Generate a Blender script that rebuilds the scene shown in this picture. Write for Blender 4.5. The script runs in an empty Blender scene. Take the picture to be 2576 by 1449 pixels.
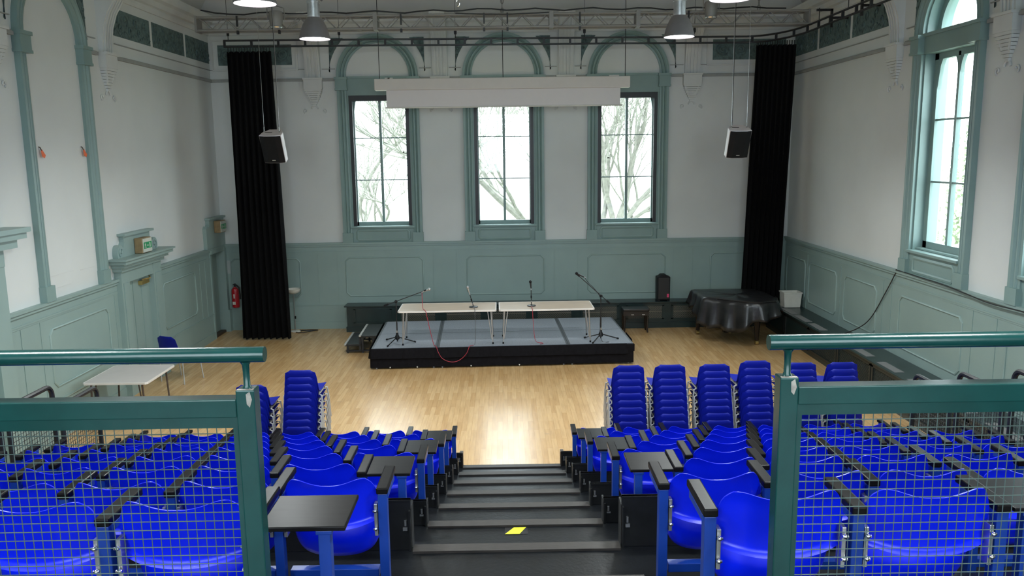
import bpy, bmesh, math, random
from mathutils import Matrix, Vector
random.seed(7)
PI = math.pi
SC = bpy.context.scene
COL = SC.collection

# ------------------------------------------------------------------ camera, sky, exposure
camd = bpy.data.cameras.new('camera'); cam = bpy.data.objects.new('camera', camd); COL.objects.link(cam)
camd.sensor_fit = 'HORIZONTAL'; camd.sensor_width = 36.0; camd.lens = 2050.0 / 2576.0 * 36.0
camd.clip_start = 0.05; camd.clip_end = 500
cam.matrix_world = Matrix(((0.99987148, 0.01423012, -0.00738431, 0.0),
                           (-0.00962304, 0.16431335, -0.98636125, 0.0),
                           (-0.01282269, 0.98630554, 0.16442917, 3.95),
                           (0, 0, 0, 1)))
SC.camera = cam
SKY = 4.0
w = bpy.data.worlds.new('overcast_sky'); SC.world = w; w.use_nodes = True
nt = w.node_tree; bg = nt.nodes['Background']
tc = nt.nodes.new('ShaderNodeTexCoord'); nz = nt.nodes.new('ShaderNodeTexNoise'); nz.inputs['Scale'].default_value = 2.2
rp = nt.nodes.new('ShaderNodeValToRGB')
rp.color_ramp.elements[0].color = (.82, .92, 1, 1); rp.color_ramp.elements[1].color = (.90, .97, 1, 1)
nt.links.new(tc.outputs['Generated'], nz.inputs['Vector']); nt.links.new(nz.outputs['Fac'], rp.inputs['Fac'])
nt.links.new(rp.outputs['Color'], bg.inputs['Color']); bg.inputs['Strength'].default_value = SKY
SC.view_settings.view_transform = 'Standard'; SC.view_settings.look = 'None'
SC.view_settings.gamma = 1.0; SC.view_settings.use_curve_mapping = False
SC.view_settings.exposure = 1.64
LAMP_W = 170.0
cy = SC.cycles
cy.use_denoising = True
cy.max_bounces = 8; cy.diffuse_bounces = 5; cy.glossy_bounces = 3; cy.transmission_bounces = 4; cy.transparent_max_bounces = 8
cy.caustics_reflective = False; cy.caustics_refractive = False
cy.sample_clamp_indirect = 6.0

def portal(name, loc, rot, sx, sy):
    l = bpy.data.lights.new(name, 'AREA'); l.shape = 'RECTANGLE'; l.size = sx; l.size_y = sy
    l.cycles.is_portal = True
    o = bpy.data.objects.new(name, l); COL.objects.link(o); o.location = loc; o.rotation_euler = rot
for cx in (-2.75, 0, 2.75):
    portal('window_portal', (cx, 18.78, 3.83), (-PI/2, 0, 0), 1.4, 2.9)
WINR = (12.0, 9.17, 6.34)          # windows down the right-hand wall, the last added out of view for daylight
for yy in WINR:
    portal('window_portal', (6.78, yy, 4.4), (-PI/2, 0, -PI/2), 1.45, 4.2)

for cx in (-3.2, 0, 3.2):                # rear windows added out of view to brighten the hall from behind
    portal('window_portal', (cx, -3.38, 4.75), (PI/2, 0, 0), 2.4, 3.6)

# ------------------------------------------------------------------ materials
def mat(name, col, rough=.5, metal=0., var=.06, scale=6., bump=0., bscale=40., spec=None, emit=0., stretch=None):
    m = bpy.data.materials.new(name); m.use_nodes = True
    t = m.node_tree; b = t.nodes['Principled BSDF']
    b.inputs['Roughness'].default_value = rough; b.inputs['Metallic'].default_value = metal
    if spec is not None: b.inputs['Specular IOR Level'].default_value = spec
    tc = t.nodes.new('ShaderNodeTexCoord'); n = t.nodes.new('ShaderNodeTexNoise')
    n.inputs['Scale'].default_value = scale; n.inputs['Detail'].default_value = 4
    src = tc.outputs['Object']
    if stretch:
        mp = t.nodes.new('ShaderNodeMapping'); mp.inputs['Scale'].default_value = stretch
        t.links.new(src, mp.inputs['Vector']); src = mp.outputs['Vector']
    t.links.new(src, n.inputs['Vector'])
    r = t.nodes.new('ShaderNodeValToRGB')
    r.color_ramp.elements[0].position = .3; r.color_ramp.elements[1].position = .7
    r.color_ramp.elements[0].color = tuple(c * (1 - var) for c in col) + (1,)
    r.color_ramp.elements[1].color = tuple(min(1, c * (1 + var)) for c in col) + (1,)
    t.links.new(n.outputs['Fac'], r.inputs['Fac']); t.links.new(r.outputs['Color'], b.inputs['Base Color'])
    if bump:
        n2 = t.nodes.new('ShaderNodeTexNoise'); n2.inputs['Scale'].default_value = bscale
        t.links.new(src, n2.inputs['Vector'])
        bp = t.nodes.new('ShaderNodeBump'); bp.inputs['Strength'].default_value = bump; bp.inputs['Distance'].default_value = .01
        t.links.new(n2.outputs['Fac'], bp.inputs['Height']); t.links.new(bp.outputs['Normal'], b.inputs['Normal'])
    if emit:
        b.inputs['Emission Color'].default_value = tuple(col) + (1,); b.inputs['Emission Strength'].default_value = emit
    return m
M = {}
M['wall'] = mat('white_wall_paint', (.61, .635, .622), .6, var=.035, scale=1.2, bump=.05, bscale=25)
M['plaster'] = mat('white_plaster', (.585, .605, .59), .65, var=.05, scale=3, bump=.1)
M['string'] = mat('grey_moulding', (.30, .31, .295), .6)  # string course toned a darker grey than the plaster around it
M['ceil'] = mat('ceiling_paint', (.72, .69, .66), .8, var=.06, scale=1)
M['teal'] = mat('sage_green_paint', (.205, .300, .283), .42, var=.06, scale=2.0, bump=.04)
M['dado'] = mat('dado_green_paint', (.245, .335, .315), .42, var=.05, scale=1.5, bump=.04)
M['frieze'] = mat('dark_green_relief_paint', (.085, .135, .130), .6, var=.35, scale=14, bump=.8, bscale=22)
M['cover'] = mat('dark_green_gloss_paint', (.012, .026, .026), .3, var=.2)
M['grille'] = mat('dark_grille_metal', (.03, .036, .034), .4, metal=.4)
M['brass_grille'] = mat('worn_grille_metal', (.20, .185, .15), .4, metal=.5)
M['black_cloth'] = mat('black_curtain_cloth', (.002, .002, .0024), .9, var=.3, scale=20, spec=.2)
M['skirt'] = mat('black_pleated_cloth', (.005, .0045, .006), .9, var=.3, scale=20, spec=.15)
M['black'] = mat('black_metal', (.012, .012, .013), .4, var=.2)
M['black_plastic'] = mat('black_plastic', (.007, .007, .008), .5, var=.2, bump=.1, bscale=200, spec=.2)
M['black_board'] = mat('black_painted_board', (.006, .0065, .007), .38, var=.35, scale=9, bump=.08)
M['tread'] = mat('dark_grey_stair_vinyl', (.004, .005, .0065), .34, var=.3, scale=12, bump=.1, spec=.45)
M['nosing'] = mat('grey_brown_nosing', (.034, .029, .026), .45, var=.25, scale=18, stretch=(1, 8, 8))
M['deck'] = mat('grey_blue_stage_carpet', (.205, .225, .255), .75, var=.12, scale=30, bump=.2, bscale=120)
M['deck_edge'] = mat('dark_stage_trim', (.055, .06, .07), .45)
M['alu'] = mat('aluminium', (.5, .5, .5), .35, metal=.9)
M['alu_strip'] = mat('pale_step_edge', (.45, .44, .41), .4, metal=.3)
M['truss'] = mat('dull_grey_truss_metal', (.27, .265, .25), .5, metal=.3)
M['chrome'] = mat('chrome_bolt', (.75, .75, .75), .15, metal=1)
M['blue'] = mat('blue_seat_plastic', (.001, .013, .72), .32, var=.08, scale=5, bump=.03, bscale=150)
M['blue_chair'] = mat('dark_blue_chair_plastic', (.002, .008, .24), .5, var=.1, bump=.05, bscale=250, spec=.3)
M['blue_frame'] = mat('blue_painted_steel', (.005, .036, .25), .38, var=.1)
M['chair_leg'] = mat('pale_grey_tube', (.46, .46, .45), .35, metal=.3)
M['arm'] = mat('black_laminate', (.006, .0055, .006), .30, var=.35, scale=10, stretch=(1, 6, 1), spec=.10)
M['green'] = mat('dark_green_railing_paint', (.0055, .046, .043), .22, var=.12, scale=9, bump=.03)
M['green_wire'] = mat('green_grey_wire', (.085, .125, .115), .4, metal=.2)
M['worn'] = mat('worn_bare_metal', (.33, .30, .27), .4, metal=.4, var=.3, scale=40)
M['white_plastic'] = mat('off_white_plastic', (.62, .61, .55), .4)
M['screen'] = mat('screen_fabric', (.66, .64, .635), .8, var=.01)
M['screen_case'] = mat('screen_housing_paint', (.60, .57, .53), .55, var=.02)
M['speaker_white'] = mat('pale_speaker_case', (.62, .57, .58), .45)
M['grey_paper'] = mat('grey_vent_grille', (.20, .20, .20), .5)
M['wood_top'] = mat('pale_wood_laminate', (.50, .385, .285), .28, var=.12, scale=5, stretch=(1, 9, 1))
M['white_edge'] = mat('white_table_edge', (.68, .64, .60), .35)
M['beige_top'] = mat('beige_grey_table_top', (.50, .46, .44), .4, var=.03)
M['brown_leg'] = mat('brown_table_leg', (.06, .04, .03), .45)
M['red'] = mat('red_extinguisher_paint', (.42, .012, .02), .3)
M['red_cable'] = mat('red_cable_rubber', (.33, .02, .04), .5)
M['grey_cable'] = mat('grey_cable_rubber', (.09, .09, .10), .5)
M['leather'] = mat('black_vinyl_sheet', (.014, .014, .015), .30, var=.3, scale=5, bump=.35, bscale=9)
M['piano'] = mat('dark_piano_lacquer', (.014, .009, .007), .3, var=.3)
M['brass'] = mat('brass', (.52, .38, .14), .3, metal=.8)
M['orange'] = mat('orange_tag', (.75, .13, .03), .5)
M['yellow'] = mat('yellow_tape', (.62, .62, .03), .45)
M['sign_brown'] = mat('brown_sign_box', (.25, .175, .085), .5, var=.2, scale=12)
M['sign_white'] = mat('sign_white_face', (.55, .57, .50), .4)
M['sign_green'] = mat('sign_green', (.005, .27, .09), .4)
M['lamp_metal'] = mat('grey_lamp_shade', (.20, .19, .195), .5, metal=.35, var=.12)
M['lamp_neck'] = mat('galvanised_lamp_neck', (.50, .52, .53), .3, metal=.75, var=.15, scale=20)
M['lamp_glow'] = mat('lit_lamp_glass', (1., .96, .98), .5, emit=5.5, var=0)
M['bark'] = mat('grey_bark', (.13, .128, .105), .9, var=.25, scale=8)
M['twig'] = mat('pale_twig_bark', (.17, .17, .14), .9, var=.2)
M['leaf'] = mat('olive_leaf', (.12, .16, .07), .7, var=.4, scale=3)
M['grass'] = mat('pale_ground', (.28, .30, .24), .9, var=.2, scale=.3)
M['dark_floor'] = mat('brown_threshold', (.05, .03, .02), .5)
M['pink'] = mat('pink_sticker', (.7, .05, .16), .5)
M['grey_sign'] = mat('grey_notice', (.33, .37, .37), .5)

def glass_mat():
    m = bpy.data.materials.new('window_glass'); m.use_nodes = True; t = m.node_tree
    for n in list(t.nodes): t.nodes.remove(n)
    o = t.nodes.new('ShaderNodeOutputMaterial'); mx = t.nodes.new('ShaderNodeMixShader')
    tr = t.nodes.new('ShaderNodeBsdfTransparent'); tr.inputs['Color'].default_value = (.93, .96, .96, 1)
    gl = t.nodes.new('ShaderNodeBsdfGlossy'); gl.inputs['Roughness'].default_value = .03
    lw = t.nodes.new('ShaderNodeLayerWeight'); lw.inputs['Blend'].default_value = .5
    pw = t.nodes.new('ShaderNodeMath'); pw.operation = 'POWER'; pw.inputs[1].default_value = 4.0
    fr = t.nodes.new('ShaderNodeMapRange'); fr.inputs['To Min'].default_value = .035; fr.inputs['To Max'].default_value = .6
    t.links.new(lw.outputs['Facing'], pw.inputs[0]); t.links.new(pw.outputs[0], fr.inputs['Value'])
    t.links.new(fr.outputs[0], mx.inputs[0]); t.links.new(tr.outputs[0], mx.inputs[1]); t.links.new(gl.outputs[0], mx.inputs[2])
    t.links.new(mx.outputs[0], o.inputs['Surface'])
    return m
M['glass'] = glass_mat()

def floor_mat():
    m = bpy.data.materials.new('maple_strip_floor'); m.use_nodes = True; t = m.node_tree; b = t.nodes['Principled BSDF']
    tc = t.nodes.new('ShaderNodeTexCoord'); mp = t.nodes.new('ShaderNodeMapping')
    mp.inputs['Rotation'].default_value = (0, 0, PI/2)
    t.links.new(tc.outputs['Object'], mp.inputs['Vector'])
    br = t.nodes.new('ShaderNodeTexBrick')
    br.inputs['Color1'].default_value = (.55, .335, .145, 1); br.inputs['Color2'].default_value = (.65, .43, .21, 1)
    br.inputs['Mortar'].default_value = (.38, .20, .07, 1)
    br.inputs['Scale'].default_value = 1.0; br.inputs['Brick Width'].default_value = .75; br.inputs['Row Height'].default_value = .075
    br.inputs['Mortar Size'].default_value = .0012; br.inputs['Bias'].default_value = 0.0
    t.links.new(mp.outputs['Vector'], br.inputs['Vector'])
    mp2 = t.nodes.new('ShaderNodeMapping'); mp2.inputs['Scale'].default_value = (14, 1.2, 1)
    t.links.new(tc.outputs['Object'], mp2.inputs['Vector'])
    n = t.nodes.new('ShaderNodeTexNoise'); n.inputs['Scale'].default_value = 2.0; n.inputs['Detail'].default_value = 6
    t.links.new(mp2.outputs['Vector'], n.inputs['Vector'])
    mx = t.nodes.new('ShaderNodeMix'); mx.data_type = 'RGBA'; mx.blend_type = 'MULTIPLY'
    rr = t.nodes.new('ShaderNodeValToRGB'); rr.color_ramp.elements[0].position = .25; rr.color_ramp.elements[1].position = .62
    rr.color_ramp.elements[0].color = (.78, .76, .74, 1); rr.color_ramp.elements[1].color = (1, 1, 1, 1)
    t.links.new(n.outputs['Fac'], rr.inputs['Fac'])
    mx.inputs[0].default_value = .8
    t.links.new(br.outputs['Color'], mx.inputs[6]); t.links.new(rr.outputs['Color'], mx.inputs[7])
    # scuffs
    n3 = t.nodes.new('ShaderNodeTexNoise'); n3.inputs['Scale'].default_value = 7; n3.inputs['Detail'].default_value = 8
    mp3 = t.nodes.new('ShaderNodeMapping'); mp3.inputs['Scale'].default_value = (.6, 2.2, 1)
    t.links.new(tc.outputs['Object'], mp3.inputs['Vector']); t.links.new(mp3.outputs['Vector'], n3.inputs['Vector'])
    r3 = t.nodes.new('ShaderNodeValToRGB'); r3.color_ramp.elements[0].position = .69; r3.color_ramp.elements[1].position = .74
    r3.color_ramp.elements[0].color = (0, 0, 0, 1); r3.color_ramp.elements[1].color = (1, 1, 1, 1)
    t.links.new(n3.outputs['Fac'], r3.inputs['Fac'])
    mx2 = t.nodes.new('ShaderNodeMix'); mx2.data_type = 'RGBA'
    mlt = t.nodes.new('ShaderNodeMath'); mlt.operation = 'MULTIPLY'; mlt.inputs[1].default_value = .45
    t.links.new(r3.outputs['Color'], mlt.inputs[0]); t.links.new(mlt.outputs[0], mx2.inputs[0])
    t.links.new(mx.outputs[2], mx2.inputs[6]); mx2.inputs[7].default_value = (.22, .18, .15, 1)
    t.links.new(mx2.outputs[2], b.inputs['Base Color'])
    n2 = t.nodes.new('ShaderNodeTexNoise'); n2.inputs['Scale'].default_value = 3
    t.links.new(tc.outputs['Object'], n2.inputs['Vector'])
    mr = t.nodes.new('ShaderNodeMapRange'); mr.inputs['To Min'].default_value = .17; mr.inputs['To Max'].default_value = .30
    t.links.new(n2.outputs['Fac'], mr.inputs['Value']); t.links.new(mr.outputs['Result'], b.inputs['Roughness'])
    return m
M['floor'] = floor_mat()

def brick_mat():
    m = bpy.data.materials.new('pink_brick'); m.use_nodes = True; t = m.node_tree; b = t.nodes['Principled BSDF']
    tc = t.nodes.new('ShaderNodeTexCoord'); mp = t.nodes.new('ShaderNodeMapping'); mp.inputs['Rotation'].default_value = (PI/2, 0, 0)
    br = t.nodes.new('ShaderNodeTexBrick'); br.inputs['Scale'].default_value = 1
    br.inputs['Brick Width'].default_value = .22; br.inputs['Row Height'].default_value = .075; br.inputs['Mortar Size'].default_value = .008
    br.inputs['Color1'].default_value = (.42, .30, .26, 1); br.inputs['Color2'].default_value = (.46, .34, .30, 1); br.inputs['Mortar'].default_value = (.4, .38, .36, 1)
    t.links.new(tc.outputs['Object'], mp.inputs['Vector']); t.links.new(mp.outputs['Vector'], br.inputs['Vector'])
    t.links.new(br.outputs['Color'], b.inputs['Base Color']); b.inputs['Roughness'].default_value = .9
    return m
M['brick'] = brick_mat()

# ------------------------------------------------------------------ mesh builder
class MB:
    def __init__(s): s.v = []; s.f = []
    def add(s, vs, fs):
        b = len(s.v); s.v += [tuple(x) for x in vs]; s.f += [tuple(i + b for i in f) for f in fs]; return s
    def box(s, x0, x1, y0, y1, z0, z1):
        vs = [(x, y, z) for x in (x0, x1) for y in (y0, y1) for z in (z0, z1)]
        return s.add(vs, [(0, 1, 3, 2), (4, 6, 7, 5), (0, 4, 5, 1), (2, 3, 7, 6), (0, 2, 6, 4), (1, 5, 7, 3)])
    def xbox(s, fn, *a):
        t = MB().box(*a); return s.add([fn(*p) for p in t.v], t.f)
    def tube(s, pts, r, n=8, closed=False, caps=True):
        P = [Vector(p) for p in pts]; N = len(P)
        R = r if isinstance(r, (list, tuple)) else [r] * N
        up = None; vs = []; fs = []
        for i in range(N):
            if closed: d = (P[(i+1) % N] - P[i-1])
            else: d = (P[min(i+1, N-1)] - P[max(i-1, 0)])
            if d.length < 1e-9: d = Vector((0, 0, 1))
            d.normalize()
            if up is None:
                a = Vector((0, 0, 1)) if abs(d.z) < .9 else Vector((1, 0, 0))
                up = d.cross(a).normalized()
            else:
                up = up - d * up.dot(d)
                if up.length < 1e-6: up = d.orthogonal()
                up.normalize()
            q = d.cross(up)
            for k in range(n):
                a = 2*PI*k/n + PI/n
                vs.append(P[i] + (up*math.cos(a) + q*math.sin(a)) * R[i])
        for i in range(N if closed else N-1):
            j = (i+1) % N
            for k in range(n):
                fs.append((i*n+k, i*n+(k+1) % n, j*n+(k+1) % n, j*n+k))
        if caps and not closed:
            fs.append(tuple(range(n))[::-1]); fs.append(tuple((N-1)*n+k for k in range(n)))
        return s.add(vs, fs)
    def lathe(s, prof, n=24, c=(0, 0, 0), mp=None, hollow=False):
        vs = []; fs = []; N = len(prof)
        for r, z in prof:
            for k in range(n):
                a = 2*PI*k/n; p = (r*math.cos(a), r*math.sin(a), z)
                if mp: p = mp(*p)
                vs.append((p[0]+c[0], p[1]+c[1], p[2]+c[2]))
        for i in range(N-1):
            for k in range(n):
                fs.append((i*n+k, i*n+(k+1) % n, (i+1)*n+(k+1) % n, (i+1)*n+k))
        if hollow:
            for k in range(n): fs.append(((N-1)*n+k, (N-1)*n+(k+1) % n, (k+1) % n, k))
        else: fs.append(tuple(range(n))[::-1]); fs.append(tuple((N-1)*n+k for k in range(n)))
        return s.add(vs, fs)
    def prism(s, poly, d0, d1, fn):
        n = len(poly)
        vs = [fn(u, v, d0) for u, v in poly] + [fn(u, v, d1) for u, v in poly]
        fs = [tuple(range(n))[::-1], tuple(range(n, 2*n))] + [(i, (i+1) % n, n+(i+1) % n, n+i) for i in range(n)]
        return s.add(vs, fs)
    def shell(s, fn, nu, nv, off):
        """fn(u,v)->point, off(u,v)->offset vector; closed thin shell"""
        A = []; B = []
        for j in range(nv+1):
            for i in range(nu+1):
                p = Vector(fn(i/nu, j/nv)); A.append(p); B.append(p + Vector(off(i/nu, j/nv)))
        n = len(A); W = nu+1; fs = []
        for j in range(nv):
            for i in range(nu):
                a = j*W+i; fs.append((a, a+1, a+W+1, a+W)); fs.append((n+a, n+a+W, n+a+W+1, n+a+1))
        ring = [i for i in range(W)] + [j*W+nu for j in range(1, nv+1)] + [nv*W+i for i in range(nu-1, -1, -1)] + [j*W for j in range(nv-1, 0, -1)]
        for k in range(len(ring)):
            a, b = ring[k], ring[(k+1) % len(ring)]; fs.append((a, n+a, n+b, b))
        return s.add(A + B, fs)
    def sweep(s, prof, frames, fn, closed=False):
        """prof [(w,d)], frames [(pu,pv,nu,nv)] in wall plane; fn(u,v,d)"""
        n = len(prof); vs = []; fs = []
        for pu, pv, nu_, nv_ in frames:
            for w_, d in prof: vs.append(fn(pu+nu_*w_, pv+nv_*w_, d))
        N = len(frames)
        for i in range(N if closed else N-1):
            j = (i+1) % N
            for k in range(n):
                fs.append((i*n+k, i*n+(k+1) % n, j*n+(k+1) % n, j*n+k))
        if not closed:
            fs.append(tuple(range(n))[::-1]); fs.append(tuple((N-1)*n+k for k in range(n)))
        return s.add(vs, fs)
    def sphere(s, c, r, nu=12, nv=8, sc=(1, 1, 1)):
        prof = [(max(1e-4, r*math.sin(PI*j/nv)), -r*math.cos(PI*j/nv)) for j in range(nv+1)]
        t = MB().lathe(prof, nu)
        return s.add([(c[0]+p[0]*sc[0], c[1]+p[1]*sc[1], c[2]+p[2]*sc[2]) for p in t.v], t.f)
    def mesh(s, name, m, bevel=0., smooth=35.):
        me = bpy.data.meshes.new(name); me.from_pydata(s.v, [], s.f)
        b = bmesh.new(); b.from_mesh(me)
        bmesh.ops.recalc_face_normals(b, faces=b.faces)
        if bevel:
            es = [e for e in b.edges if len(e.link_faces) == 2 and e.calc_face_angle(0) > .6]
            bmesh.ops.bevel(b, geom=es, offset=bevel, segments=2, profile=.5, affect='EDGES', clamp_overlap=True)
        b.to_mesh(me); b.free()
        if smooth and not bevel:
            me.shade_smooth(); me.set_sharp_from_angle(angle=math.radians(smooth))
        me.materials.append(m if not isinstance(m, str) else M[m])
        return me
    def build(s, name, m, parent=None, **k):
        o = bpy.data.objects.new(name, s.mesh(name, m, **k)); COL.objects.link(o)
        if parent is not None: o.parent = parent
        return o

def tag(o, label=None, cat=None, group=None, kind=None):
    if label: o['label'] = label
    if cat: o['category'] = cat
    if group: o['group'] = group
    if kind: o['kind'] = kind
    return o
def thing(name, label, cat, loc=(0, 0, 0), rz=0., group=None, kind=None):
    o = bpy.data.objects.new(name, None); COL.objects.link(o); o.empty_display_size = .1
    o.location = loc; o.rotation_euler = (0, 0, rz)
    return tag(o, label, cat, group, kind)
def struct(name, mb, m, label, cat, parent=None, **k):
    o = mb.build(name, m, parent, **k)
    return tag(o, label, cat, kind='structure')
def dup(root, loc, rz=0., label=None, group=None):
    r = root.copy(); COL.objects.link(r); r.location = loc; r.rotation_euler = (0, 0, rz); r.scale = (1, 1, 1)
    if label: r['label'] = label
    if group: r['group'] = group
    for ch in list(root.children):
        c = ch.copy(); COL.objects.link(c); c.parent = r
        for g in list(ch.children):
            d = g.copy(); COL.objects.link(d); d.parent = c
    return r
ORD = ['', 'first', 'second', 'third', 'fourth', 'fifth', 'sixth', 'seventh', 'eighth', 'ninth', 'tenth', 'eleventh']

# wall planes: (u along wall, v up, d out of the wall into the room)
XW, YB, YR = 6.4, 18.4, -3.0
def onB(u, v, d): return (u, YB - d, v)
def onL(u, v, d): return (-XW + d, u, v)
def onR(u, v, d): return (XW - d, u, v)

# ------------------------------------------------------------------ room shell
HC = 6.9           # top of the walls
struct('floor', MB().box(-XW-.4, XW+.4, YR-.4, YB+.4, -.2, 0), 'floor', 'pale maple strip floor of the hall', 'floor')
def wall_cells(us, vs, solid, fn, th=.4):
    mb = MB()
    for i in range(len(us)-1):
        for j in range(len(vs)-1):
            if solid((us[i]+us[i+1])/2, (vs[j]+vs[j+1])/2):
                t = MB().box(us[i], us[i+1], vs[j], vs[j+1], -th, 0)
                mb.add([fn(*p) for p in t.v], t.f)
    return mb
CB = (-2.75, 0., 2.75)
HB = .70            # half width of the back window openings
us = sorted([-XW-.4, XW+.4] + [c+s*HB for c in CB for s in (-1, 1)])
struct('wall_back', wall_cells(us, [0, 2.31, 5.30, HC], lambda u, v: not (2.31 < v < 5.30 and any(abs(u-c) < HB for c in CB)), onB),
       'wall', 'white painted end wall with three tall windows', 'wall', smooth=0)
HR = .72
us = sorted([YR-.4, YB+.4] + [c+s*HR for c in WINR for s in (-1, 1)])
mb = wall_cells(us, [0, 2.33, 6.36, HC], lambda u, v: not (2.33 < v < 6.36 and any(abs(u-c) < HR for c in WINR)), onR)
for c in WINR:                      # masonry above the springing, round the arch
    for s in (-1, 1):
        poly = [(c+s*HR, 5.64), (c+s*HR, 6.36), (c, 6.36)] + [(c+s*HR*math.sin(a), 5.64+HR*math.cos(a)) for a in [PI/2*k/10 for k in range(0, 10)]]
        mb.prism(poly, -.4, 0, onR)
struct('wall_right', mb, 'wall', 'white painted side wall with tall arched windows, right', 'wall', smooth=0)
# the left wall, with a recess for the door beside the corner
us = [YR-.4, 13.47, 14.47, 17.5, 18.25, YB+.4]
mb = wall_cells(us, [0, 1.93, HC], lambda u, v: not (v < 1.93 and (17.5 < u < 18.25)), onL)
mb.box(-XW-.4, -XW-.32, 17.5, 18.25, 0, 1.93)
struct('wall_left', mb, 'wall', 'white painted side wall with blind arches, left', 'wall', smooth=0)
def onF(u, v, d): return (u, YR + d, v)
CF = (-3.2, 0., 3.2)
us = sorted([-XW-.4, XW+.4] + [c+q*1.2 for c in CF for q in (-1, 1)])
struct('wall_rear', wall_cells(us, [0, 2.95, 6.55, 8.9], lambda u, v: not (2.95 < v < 6.55 and any(abs(u-c) < 1.2 for c in CF)), onF), 'wall', 'plain wall behind the raised seating', 'wall', smooth=0)
# coved ceiling
prof = [(0, HC)] + [(1.9*(1-math.cos(a)), HC+1.9*math.sin(a)) for a in [PI/2*k/8 for k in range(1, 9)]]
mb = MB(); ring = []
for d, z in prof:
    ring.append([(-XW-.4+(.4 if d else 0)+d, YR-.4), (XW+.4-(.4 if d else 0)-d, YR-.4), (XW+.4-(.4 if d else 0)-d, YB+.4-(.4 if d else 0)-d), (-XW-.4+(.4 if d else 0)+d, YB+.4-(.4 if d else 0)-d)])
vs = []; fs = []
for k, (d, z) in enumerate(prof):
    for x, y in ring[k]: vs.append((x, y, z))
for k in range(len(prof)-1):
    for i in range(1, 4):
        j = (i+1) % 4
        fs.append((k*4+i, k*4+j, (k+1)*4+j, (k+1)*4+i))
n = len(prof); fs.append(tuple((n-1)*4+i for i in range(4)))
b0 = len(vs); vs += [(-XW-.4, YR-.4, 9.1), (XW+.4, YR-.4, 9.1), (XW+.4, YB+.4, 9.1), (-XW-.4, YB+.4, 9.1)]
fs.append((b0, b0+1, b0+2, b0+3))
for i in range(1, 4):
    j = (i+1) % 4; fs.append((i, j, b0+j, b0+i))
struct('ceiling', MB().add(vs, fs), 'ceil', 'dim coved ceiling above the hall', 'ceiling', smooth=40)

trims = [0]
def trim(mb, m, label, cat='trim', **k):
    trims[0] += 1
    return struct('trim_%d' % trims[0], mb, m, label, cat, **k)
def flat(mb, fn, u0, u1, v0, v1, d0, d1):
    t = MB().box(u0, u1, v0, v1, d0, d1); mb.add([fn(*p) for p in t.v], t.f); return mb
def loop_frames(pts):
    """closed polygon -> mitred frames, offset outward"""
    n = len(pts); fr = []
    for i in range(n):
        p0, p1, p2 = Vector(pts[i-1]), Vector(pts[i]), Vector(pts[(i+1) % n])
        a = (p1-p0).normalized(); b = (p2-p1).normalized()
        na = Vector((a.y, -a.x)); nb = Vector((b.y, -b.x))
        nn = (na+nb); nn = nn / max(.3, nn.length_squared) * 2
        fr.append((p1.x, p1.y, nn.x, nn.y))
    return fr
MOLD = [(0, -.005), (0, .012), (.012, .020), (.028, .012), (.034, -.005)]
def panel_mold(mb, fn, u0, u1, v0, v1, ch=.07, base=.03):
    pts = [(u0+ch, v0), (u1-ch, v0), (u1, v0+ch), (u1, v1-ch), (u1-ch, v1), (u0+ch, v1), (u0, v1-ch), (u0, v0+ch)]
    mb.sweep([(w_, d+base) for w_, d in MOLD], loop_frames(pts), fn, closed=True)

# dado panelling: slab, rail, skirting, stiles and raised panel mouldings
def dado(fn, u0, u1, panels, stiles, label, name_side, skip=()):
    mb = MB()
    spans = []; a = u0
    for s0, s1 in sorted(skip): spans.append((a, s0)); a = s1
    spans.append((a, u1))
    for a, b in spans:
        flat(mb, fn, a, b, 0, 1.92, -.05, .03)
        flat(mb, fn, a, b, 1.90, 1.95, -.05, .06); flat(mb, fn, a, b, 1.945, 1.985, -.05, .085)
        flat(mb, fn, a, b, 1.765, 1.79, 0, .042); flat(mb, fn, a, b, 1.74, 1.765, 0, .036)
        flat(mb, fn, a, b, .545, .565, 0, .044)
        flat(mb, fn, a, b, 0, .16, 0, .045)
    for p in panels: panel_mold(mb, fn, *p)
    for s in stiles: flat(mb, fn, s-.008, s+.008, .57, 1.74, 0, .038)
    return trim(mb, 'dado', label, 'wall panelling', smooth=30)
pz0, pz1 = .77, 1.62
dado(onB, -XW, XW, [(c-.86, c+.86, pz0, pz1) for c in CB] + [(-6.2, -4.68, pz0, pz1), (4.68, 6.2, pz0, pz1)],
     [-1.64, -1.11, 1.11, 1.64, -4.26, -3.82, 3.82, 4.26], 'sage green dado panelling along the window wall', 'back')
dado(onL, YR, 17.46, [(11.17, 12.84, pz0, 1.57), (8.4, 10.0, pz0, 1.57), (14.98, 16.55, pz0, 1.6)], [10.5, 10.95, 13.1, 16.85, 17.15],
     'sage green dado panelling along the left wall', 'left', skip=[(13.22, 14.78)])
dado(onR, YR, YB, [(11.1, 12.9, pz0, 1.57), (8.3, 10.05, pz0, 1.57), (5.5, 7.2, pz0, 1.57), (13.75, 15.05, pz0, 1.57), (15.45, 16.85, pz0, 1.57), (17.1, 18.2, pz0, 1.57)],
     [10.3, 10.85, 13.2, 13.5, 15.25, 16.98], 'sage green dado panelling along the right wall', 'right')

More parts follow.
